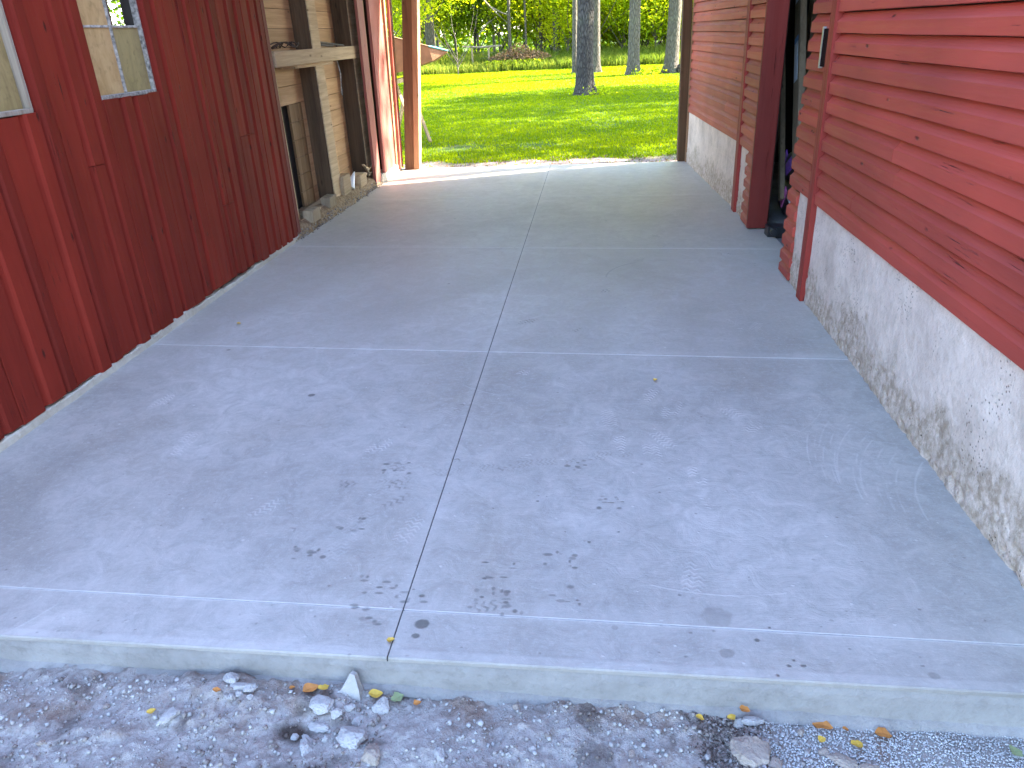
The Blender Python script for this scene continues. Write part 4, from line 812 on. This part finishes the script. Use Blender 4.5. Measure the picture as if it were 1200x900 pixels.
def rock(x, y, z, sx, sy, sz, rot, m_, label, seed, tilt=0.0, group='broken chunks before the slab'):
    import bmesh
    bm = bmesh.new(); bmesh.ops.create_icosphere(bm, subdivisions=4, radius=1.0); R = random.Random(seed)
    pl = [(Vector((R.gauss(0, 1), R.gauss(0, 1), R.gauss(0, .8))).normalized(), R.uniform(.55, .85)) for _ in range(9)]
    for v in bm.verts:
        for n_, d in pl:
            k = v.co.dot(n_)
            if k > d: v.co -= n_ * (k - d) * .9
        v.co *= 1 + .16 * mn.noise(v.co * 2.2 + Vector((seed, 0, 0))) + .10 * mn.noise(v.co * 6 + Vector((0, seed, 0))) + .05 * mn.noise(v.co * 15)
        v.co = Vector((v.co.x * sx, v.co.y * sy, v.co.z * sz)); v.co.rotate(Matrix.Rotation(tilt, 3, 'X')); v.co.rotate(Matrix.Rotation(rot, 3, 'Z'))
    me = bpy.data.meshes.new('stone'); bm.to_mesh(me); bm.free(); me.materials.append(m_)
    o = link('stone', me, None, None, (x, y, z)); return tag(o, label, 'stone', group)
K, KB = M['rock'], M['rockb']
for i, a in enumerate([(-.625, 1.335, .012, .048, .036, .022, -.3, K, 'largest pale flat chunk of broken concrete before the slab'), (-.565, 1.285, .006, .030, .034, .02, .5, KB, 'brownish chunk touching the lower right of the largest pale chunk'),
    (-.745, 1.30, .004, .020, .032, .016, .4, K, 'pale oval chunk left of the largest one'), (-.79, 1.335, .0, .014, .010, .009, 0, K, 'small pale pebble chunk in the dark hollow'), (-.755, 1.333, .002, .022, .009, .008, -.5, K, 'thin pale shard in the dark hollow beside the largest chunk'), (-.70, 1.33, .002, .012, .009, .008, 1, K, 'small chip left of the largest chunk'),
    (-1.145, 1.355, .008, .018, .040, .012, -.55, K, 'long pale shard lying alone on the left dirt'), (-1.02, 1.475, .008, .028, .018, .012, -.3, K, 'flat pale chunk on the mound against the slab face'), (-.985, 1.455, .006, .036, .014, .011, .1, K, 'wide pale chunk right on top of the mound'), (-.955, 1.452, .010, .020, .018, .013, .4, K, 'rounded pale chunk at the right end of the mound'),
    (-.98, 1.435, .004, .014, .012, .010, 0, K, 'small round pale chunk below the mound pair'), (-1.0, 1.42, .004, .010, .012, .010, 0, K, 'little pale chunk lowest on the mound'), (-.945, 1.425, .003, .009, .010, .008, 0, K, 'little pale chip right of the mound'),
    (-.735, 1.415, .006, .040, .040, .016, .2, K, 'dusty grey slab fragment below the upright chip'), (-.69, 1.395, .004, .020, .014, .014, .3, K, 'grey fragment right of the dusty slab fragment'), (-.735, 1.365, .002, .034, .018, .012, -.2, K, 'low grey fragment above the dark hollow'),
    (-.66, 1.42, .004, .018, .012, .012, 0, K, 'grey knob right of the dusty fragment'), (-.575, 1.435, .010, .028, .026, .018, .8, K, 'bright white crumbly lump by the slab foot'), (-.63, 1.39, .003, .016, .02, .012, 0, K, 'grey chip above the largest chunk'),
    (-.39, 1.30, .003, .016, .022, .012, .2, K, 'small lone grey stone right of the brownish chunk'), (.395, 1.372, .012, .052, .050, .030, -.6, KB, 'largest brown crusted clod at the edge of the gravel'), (.42, 1.455, .018, .030, .012, .012, .1, K, 'curved pale chunk resting against the slab face beside orange leaf'), (.385, 1.455, .010, .02, .012, .014, .1, K, 'grey stone at the left of the curved pale chunk'),
    (.54, 1.44, .006, .010, .010, .009, 0, KB, 'small dark stone on the gravel by the slab face'), (.62, 1.36, .004, .040, .020, .010, -.4, KB, 'crumbly brown clod in the middle of the gravel'), (.68, 1.345, .003, .030, .018, .010, .2, KB, 'smaller brown clod right of the gravel clod'), (.45, 1.34, .004, .022, .022, .012, .2, KB, 'brown clod touching the largest clod'), (.585, 1.385, .002, .018, .012, .008, .6, KB, 'little brown clod left in the gravel'),
    (-.205, 1.46, .006, .012, .009, .007, 0, KB, 'small black stone below the slab face near the middle'), (-.15, 1.33, .003, .012, .010, .008, 0, K, 'small grey stone in the middle of the dirt'), (.1, 1.35, .003, .010, .012, .008, 0, KB, 'small brown stone in the right half of the dirt'), (-1.35, 1.38, .003, .012, .010, .008, 0, KB, 'small brown stone in the left dirt'), (-1.45, 1.25, .003, .014, .010, .008, 0, KB, 'small stone nearest the left picture corner')]):
    x, y, up, sx, sy, sz, rt, m_, lb = a; rock(x, y, dz(x, y) + up, sx, sy, sz, rt, m_, lb, 10 + i)
# the upright pointed chip leaning on the slab face
V = [(-.725, 1.455, -.115), (-.640, 1.450, -.118), (-.668, 1.475, -.035), (-.655, 1.475, -.040), (-.715, 1.482, -.115), (-.640, 1.486, -.115), (-.664, 1.489, -.038), (-.652, 1.489, -.045), (-.69, 1.462, -.075), (-.642, 1.456, -.08)]
F = [(0, 1, 9), (0, 9, 8), (8, 9, 3, 2), (4, 6, 7, 5), (0, 8, 2, 6, 4), (1, 5, 7, 3, 9), (2, 3, 7, 6), (0, 4, 5, 1)]
tag(recalc(mesh('stone', V, F, K)), 'pointed chip of concrete standing upright against the slab face', 'stone', 'broken chunks before the slab')

# ================================================================== VEGETATION
def blades(P, H, Wd, lean_, tone, name, m):
    n = len(P); a = rng.uniform(0, 2 * np.pi, n); d = np.stack([np.cos(a), np.sin(a)], 1); b = rng.uniform(0, 2 * np.pi, n); l = np.stack([np.cos(b), np.sin(b)], 1) * (H * lean_ * rng.random(n))[:, None]
    V = np.zeros((n, 5, 3)); V[:, 0, :2] = P[:, :2] - d * Wd[:, None]; V[:, 1, :2] = P[:, :2] + d * Wd[:, None]
    V[:, 2, :2] = P[:, :2] + l * .35 + d * Wd[:, None] * .8; V[:, 3, :2] = P[:, :2] + l * .35 - d * Wd[:, None] * .8; V[:, 4, :2] = P[:, :2] + l
    z = P[:, 2]; V[:, 0, 2] = z; V[:, 1, 2] = z; V[:, 2, 2] = z + H * .55; V[:, 3, 2] = z + H * .55; V[:, 4, 2] = z + H * (1 - .3 * lean_)
    i = 5 * np.arange(n)[:, None]; F = np.concatenate([i + [0, 1, 2], i + [0, 2, 3], i + [3, 2, 4]], 0)
    return npmesh(name, V.reshape(-1, 3), F, m, False, np.repeat(tone, 5))
def wedge(n, y0, y1, p=1.0, mg=1.5):
    y = y0 + (y1 - y0) * rng.random(n) ** p; x = rng.uniform(0, 1, n); xa = -0.27 * y - mg; xb = 0.145 * y + mg; return xa + (xb - xa) * x, y
x, y = wedge(230000, 9.98, 37.5, 1.35); bare = vnoise(x * .9, y * .6, 81, 4); edge = y - (10.45 + .22 * vnoise(x * 2.2, y * 0, 82, 4))
pt = np.exp(-((x + 2.1) / .45) ** 2 - ((y - 11.9) / .35) ** 2) + .8 * np.exp(-((x + .9) / .5) ** 2 - ((y - 12.0) / .25) ** 2) + .6 * np.exp(-((x - .2) / .4) ** 2 - ((y - 14.3) / .4) ** 2)
k = (rng.random(len(x)) < np.clip(.95 - 1.2 * np.clip(bare - .3, 0, 1) - pt, .04, 1)) & ((edge > 0) | (rng.random(len(x)) < .03)); x, y = x[k], y[k]
yw = vnoise(x * .7, y * .5, 83, 4); tone = np.clip(.5 + .5 * yw + rng.normal(0, .16, len(x)), 0, 1)
me = blades(np.stack([x, y, lawn_z(x, y) - .004], 1), rng.uniform(.025, .06, len(x)) * (1 + .3 * yw), .0022 + .00035 * y, .9, tone, 'lawn_grass', M['grass']); tag(link('lawn_grass', me, None), 'sunlit mown green lawn beyond the far end of the slab', kind='stuff')
# dry litter along the bare strip
n = 500; x = rng.uniform(-2.6, 1.6, n); y = 9.95 + .75 * rng.random(n) ** 1.4
def leafcards(P, s, m, name, tone, flat=0.0, sc=None):
    n = len(P); q = rng.normal(size=(n, 3)); q /= np.linalg.norm(q, axis=1)[:, None]
    if flat: q[:, 2] = np.abs(q[:, 2]) + flat; q /= np.linalg.norm(q, axis=1)[:, None]
    t_ = np.cross(q, rng.normal(size=(n, 3))); t_ /= np.linalg.norm(t_, axis=1)[:, None]; b = np.cross(q, t_); s = np.broadcast_to(s, n)[:, None]
    V = np.stack([P - t_ * s, P - b * s * .55 + q * s * .12, P + t_ * s, P + b * s * .55 + q * s * .12], 1)
    return npmesh(name, V.reshape(-1, 3), np.arange(4 * n).reshape(n, 4), m, False, np.repeat(tone, 4))
me = leafcards(np.stack([x, y, -.02 + 0 * x], 1), rng.uniform(.012, .03, n), M['deadl'], 'leaf_litter', rng.random(n), 2.0); tag(link('leaf_litter', me, None), 'dry leaf litter on the bare soil strip at the far slab edge', kind='stuff')
# meadow strip behind the lawn
x, y = wedge(60000, 36.6, 45, 1.0, 3); hh = .35 + .35 * (vnoise(x * .5, y * .5, 91, 4) + 1) * .5 + .35 * sstep(36.5, 40, y); k = y > 36.9 + .5 * vnoise(x * .6, y * 0, 92, 3); x, y, hh = x[k], y[k], hh[k]
me = blades(np.stack([x, y, lawn_z(x, y)], 1), hh * rng.uniform(.5, 1.15, len(x)), np.full(len(x), .016), .6, np.clip(.5 + .5 * vnoise(x * .8, y * .8, 93, 3) + rng.normal(0, .2, len(x)), 0, 1), 'tall_meadow_grass', M['weed']); tag(link('tall_meadow_grass', me, None), 'tall unmown grass strip between lawn and wood', kind='stuff')

def trunk_mesh(h, r0, r1, seed, nr=40, na=28, flare=.55, ridge=.05, fork=True):
    V = []; F = []; R = random.Random(seed)
    for i in range(nr + 1):
        z = -.1 + (h + .1) * (i / nr) ** 1.5; f = max(0, z) / h; r = r0 + (r1 - r0) * f
        fl = 1 + flare * math.exp(-max(0, z) / (r0 * 1.1)); cx = .10 * mn.noise((z * .25, seed, 0)) * min(1, z / 3); cy = .10 * mn.noise((z * .25, seed, 9)) * min(1, z / 3)
        for k in range(na):
            a = 2 * math.pi * k / na; rr = r * (1 + (fl - 1) * (1 + .5 * math.sin(a * 3 + seed) + .3 * math.sin(a * 5 + seed * 2))) * (1 + ridge * mn.noise((math.cos(a) * 6, math.sin(a) * 6, z * 1.6 + seed)) * 2)
            V.append((cx + math.cos(a) * rr, cy + math.sin(a) * rr, z))
    for i in range(nr):
        for k in range(na): F.append((i * na + k, i * na + (k + 1) % na, (i + 1) * na + (k + 1) % na, (i + 1) * na + k))
    b = MB(); b.V = V; b.F = F
    if fork:
        for j in range(8):
            z = h * R.uniform(.42, .95); a = R.uniform(0, 6.28); L = R.uniform(2.0, 4.2); p = Vector((0, 0, z)); pts = [p]; d = Vector((math.cos(a), math.sin(a), R.uniform(.25, .8))).normalized()
            for q in range(5): p = p + d * L / 5; d = (d + Vector((R.uniform(-.2, .2), R.uniform(-.2, .2), R.uniform(0, .2)))).normalized(); pts.append(p)
            b.tube(pts, [r0 * .34 * (1 - .17 * q) for q in range(6)], 6, False)
    me = bpy.data.meshes.new('trunk'); me.from_pydata(b.V, [], b.F); me.polygons.foreach_set('use_smooth', [True] * len(me.polygons)); me.update(); return me
def crown_mesh(name, m, n_cl, per, rad3, zc, cs, ls, seed, zmin=None):
    R = np.random.default_rng(seed); c = R.normal(size=(n_cl, 3)); c /= np.linalg.norm(c, axis=1)[:, None]; c *= (R.random(n_cl) ** .45)[:, None]; c = c * np.array(rad3) + np.array([0, 0, zc])
    P = np.repeat(c, per, 0) + R.normal(size=(n_cl * per, 3)) * cs * np.array([1, 1, .6]); tone = np.clip(np.repeat(R.random(n_cl), per) * .7 + R.random(n_cl * per) * .3, 0, 1)
    if zmin is not None: k = P[:, 2] > zmin; P, tone = P[k], tone[k]
    return leafcards(P, R.uniform(.6, 1.2, len(P)) * ls, m, name, tone, .4)
BK, BK2 = M['bark'], M['bark2']
trunks = {}
def tm(key, *a, **k):
    if key not in trunks: me = trunk_mesh(*a, **k); trunks[key] = me
    return trunks[key]
CR = [crown_mesh('crown', M['leafA'], 170, 60, (3.4, 3.4, 3.6), 10.5, .42, .13, 5), crown_mesh('crown', M['leafB'], 170, 60, (3.8, 3.6, 3.2), 10.0, .45, .13, 6), crown_mesh('crown', M['leafA'], 120, 60, (2.8, 3.1, 3.8), 9.5, .40, .13, 8), crown_mesh('crown', M['leafA'], 44, 46, (3.0, 3.2, 3.2), 9.5, .34, .11, 9)]
def tree(x, y, r, h, bark, crown, label, seed, group='tall trees', detail=False, low=None):
    root = empty('tree', (x, y, -.03), label, 'tree', group)
    me = trunk_mesh(h, r, r * .55, seed, 70 if detail else 30, 56 if detail else 20, .45, .045 if detail else .03); me.materials.append(bark); link('trunk', me, None, root)
    c = link('crown', crown, None, root); c.rotation_euler = (0, 0, seed * 1.3); return root
tree(-.29, 21.6, .225, 13, BK, CR[0], 'thick dark furrowed trunk standing alone nearest, in the middle of the lawn', 1, detail=True)
tree(.02, 32.4, .17, 13, BK2, CR[2], 'trunk just behind the right side of the nearest thick trunk', 2)
tree(-.83, 32.8, .105, 12, BK2, CR[2], 'slim sunlit trunk just left of the nearest thick trunk', 3)
tree(1.38, 30.0, .215, 14, BK2, CR[0], 'straight grey trunk at right, left one of the pair before the meadow', 4)
tree(2.78, 30.3, .245, 14, BK2, CR[1], 'grey trunk farthest right on the lawn, dark bump at its foot', 5)
tree(-1.95, 41.5, .19, 13, BK2, CR[0], 'brown trunk in the tall grass left of the nearest thick trunk', 6)
tree(-8.0, 39.5, .24, 13, BK2, CR[1], 'thick trunk half hidden by bright leaves at the left of the view', 7)
tree(-4.1, 39.5, .085, 9, BK2, CR[2], 'thin trunk rising from the brush pile, left of two', 8)
tree(-3.35, 39.8, .055, 8, BK2, CR[2], 'thinnest trunk rising from the brush pile, right of two', 9)
tree(-2.9, 44.0, .09, 10, BK2, CR[1], 'slim pale trunk behind the tall grass, right of the brush pile', 10)
for i, (x, y) in enumerate([(8, 20), (13.5, 25.5), (14, 18.5), (21, 25), (12.6, 14.6)]):
    tree(x, y, .22, 13 + i % 3, BK2, CR[i % 3] if i != 4 else CR[3], 'tall tree standing off to the right of the lawn', 20 + i, 'shade trees right of the lawn')
for i, (x, y) in enumerate([(-12, 22), (-15, 30), (-13, 38)]):
    tree(x, y, .22, 13, BK2, CR[i % 3], 'tall tree standing off to the left of the lawn', 40 + i, 'shade trees left of the lawn')
# young trees and shrubs of the thicket
SM = []
for s in range(4):
    b = MB(); R = random.Random(60 + s)
    for j in range(7):
        a = R.uniform(0, 6.28); p = Vector((0, 0, R.uniform(.3, 1.2))); pts = [Vector((0, 0, 0)), p]; d = Vector((math.cos(a) * .6, math.sin(a) * .6, .8))
        for q in range(4): p = p + d * .7; pts.append(p.copy()); d = d + Vector((R.uniform(-.3, .3), R.uniform(-.3, .3), R.uniform(-.1, .2)))
        b.tube(pts, [.035, .03, .022, .016, .011, .006], 5, False)
    me = bpy.data.meshes.new('stem'); me.from_pydata(b.V, [], b.F); me.materials.append(BK2); SM.append(me)
SC = [crown_mesh('crown', [M['leafA'], M['leafA'], M['leafB'], M['leafA']][s], 80, 46, (1.8, 1.4, 1.8), 2.5, .28, [.085, .07, .08, .075][s], 70 + s, .5) for s in range(4)]
def sapling(x, y, k, sc, zlift=0, group='young trees of the thicket', label='leafy young tree in the thicket behind the meadow grass'):
    root = empty('young_tree', (x, y, -.03), label, 'tree', group); a = U(0, 6.28)
    for nm, me in (('stem', SM[k]), ('crown', SC[k])):
        o = link(nm, me, None, root); o.rotation_euler = (0, 0, a); o.scale = (sc, sc, sc); o.location = (0, 0, zlift if nm == 'crown' else 0)
    return root
for i in range(19): sapling(-12.5 + i * 1.15 + U(-.3, .3), U(43.5, 47), [0, 1, 3, 0, 2][i % 5] if not (-6.5 < -11.5 + i * 1.3 < -3) else 2, U(1.0, 1.5), .3)
for i in range(21): sapling(-1.2 + (i % 7) * 1.3 + U(-.3, .3), 40.5 + (i // 7) * 2.0 + U(-.4, .4), [0, 1, 3][i % 3], U(.85, 1.25), .1)
# bright drooping branches at upper left and overhanging ones near the pair of trunks
for (x, y, k, sc, zl, lb) in ((-7.9, 35.5, 0, 1.05, 1.15, 'bright leafy young maple drooping over the left end of the meadow'), (-6.1, 35.8, 3, .8, 1.9, 'bright green young maple right of the drooping one'), (-9.6, 36.5, 1, 1.2, .5, 'broad bright young tree at the left edge beyond the post'), (-2.9, 46.5, 0, 1.3, 1.0, 'bright yellow green young tree above the brush pile')):
    sapling(x, y, k, sc, zl, 'bright young trees before the wood', lb)
sapling(-9.4, 17.5, 0, .75, .1, 'bushes behind the left barn', 'green bush seen through the missing window pane')
# far wood
n = 52000; cx = rng.uniform(-34, 26, 900); cy = rng.uniform(52, 74, 900); cz = rng.random(900) ** .8 * 15; idx = rng.integers(0, 900, n)
Pp = np.stack([cx[idx], cy[idx], cz[idx]], 1) + rng.normal(size=(n, 3)) * [.9, .9, .6]; Pp[:, 2] = np.abs(Pp[:, 2])
me = leafcards(Pp, rng.uniform(.14, .3, n), M['leafB'], 'far_wood', np.clip(rng.random(900)[idx] * .7 + .3 * rng.random(n), 0, 1), .3); tag(link('far_wood', me, None), 'dense green wood closing the view behind the meadow', kind='stuff')
n = 30000; cx = rng.uniform(-40, 36, 600); cy = rng.uniform(76, 92, 600); cz = rng.random(600) * 20; idx = rng.integers(0, 600, n)
Pp = np.stack([cx[idx], cy[idx], cz[idx]], 1) + rng.normal(size=(n, 3)) * [1.5, 1.2, 1.2]; Pp[:, 2] = np.abs(Pp[:, 2])
me = leafcards(Pp, rng.uniform(.3, .6, n), M['leafB'], 'distant_wood', np.clip(rng.random(600)[idx] * .7 + .3 * rng.random(n), 0, 1), .3); tag(link('distant_wood', me, None), 'farthest belt of wood behind the green thicket', kind='stuff')
for i in range(16):
    x = -14 + i * 1.45 + U(-.5, .5); y = U(50, 60); root = empty('tree', (x, y, -.03), 'slim trunk standing inside the far wood', 'tree', 'trunks inside the far wood')
    me = trunk_mesh(14, U(.07, .16), .05, 80 + i, 10, 8, .2, .02, False); me.materials.append(BK2 if i % 2 else BK); link('trunk', me, None, root)
# brush pile of dead leaves and sticks
BP = empty('brush_pile', (-3.7, 38.2, 0), 'heap of cut branches with dead brown leaves at the lawn edge', 'brush pile')
b = MB()
for i in range(90):
    p = Vector((-3.7 + U(-1.2, 1.4), 38.2 + U(-.5, .6), U(0, .5))); d = Vector((U(-1, 1), U(-.5, .5), U(.0, .8))).normalized() * U(.4, .9); b.tube([p, p + d * .5 + Vector((0, 0, U(0, .1))), p + d], [.014, .011, .005], 4, False)
b.build('sticks', BK2, BP)
n = 3200; a = rng.uniform(0, 6.28, n); rr = rng.random(n) ** .6; P_ = np.stack([.15 + rr * np.cos(a) * 1.5, rr * np.sin(a) * .7, .12 + rng.random(n) * 1.05 * (1 - .6 * rr)], 1)
me = leafcards(P_, rng.uniform(.03, .065, n), M['deadl'], 'dead_leaves', rng.random(n), 0); link('dead_leaves', me, None, BP)
n = 1500; P_ = np.stack([rng.uniform(-1.4, 1.3, n), rng.uniform(-.95, -.5, n), rng.random(n) * .42], 1); me = leafcards(P_, rng.uniform(.03, .06, n), M['leafB'], 'green_weeds', rng.random(n), .2); link('green_weeds', me, None, BP)
# old rail fence in the tall grass
FE = empty('rail_fence', (-5.3, 38.6, 0), 'old grey rail on thin posts in the tall grass at left', 'fence')
for x in (-5.85, -5.05): MB().box((x - .04, 38.6, 0), (x + .04, 38.66, 1.05)).build('fence_post', M['dwood'], FE)
MB().tube([(-6.3, 38.58, 1.06), (-5.5, 38.6, 1.0), (-4.4, 38.6, 1.03)], [.035, .05, .04], 7).build('rail', M['greyw'], FE)
for i, (p, q) in enumerate((((-5.4, 40, 3.1), (-4.3, 40.5, 2.0)), ((-5.9, 42, 1.6), (-4.9, 41, 2.3)), ((-5.0, 40.5, 2.7), (-4.2, 40, 2.35)))):
    tag(MB().tube([p, tuple((a + b_) / 2 + U(-.1, .1) for a, b_ in zip(p, q)), q], [.045, .035, .015], 6).build('dead_branch', M['greyw']), ['pale dead branch slanting down from the top, left of the thin trunk', 'pale dead branch low over the meadow rail', 'short pale dead branch beside the thin trunk'][i], 'branch', 'dead branches over the meadow')
# dark burl at the foot of the right trunk
rock(3.10, 30.0, .1, .16, .16, .22, 0, BK, 'dark stump bump beside the farthest right trunk', 99, group='stumps')
# small broad weeds at tree feet
for i, (x, y, lb) in enumerate(((1.6, 29.6, 'low leafy weed at the foot of the straight grey trunk'), (2.2, 29.9, 'low leafy weed left of the farthest right trunk'), (.15, 21.2, 'tuft of weeds at the right foot of the nearest thick trunk'))):
    n = 90; P_ = rng.normal(size=(n, 3)) * [.16, .12, .07] + [0, 0, .1]; me = leafcards(P_, rng.uniform(.03, .06, n), M['leafA'], 'leafy_weed', rng.random(n), .5); tag(link('leafy_weed', me, None, None, (x, y, -.03)), lb, 'weed', 'low weeds', 'stuff')
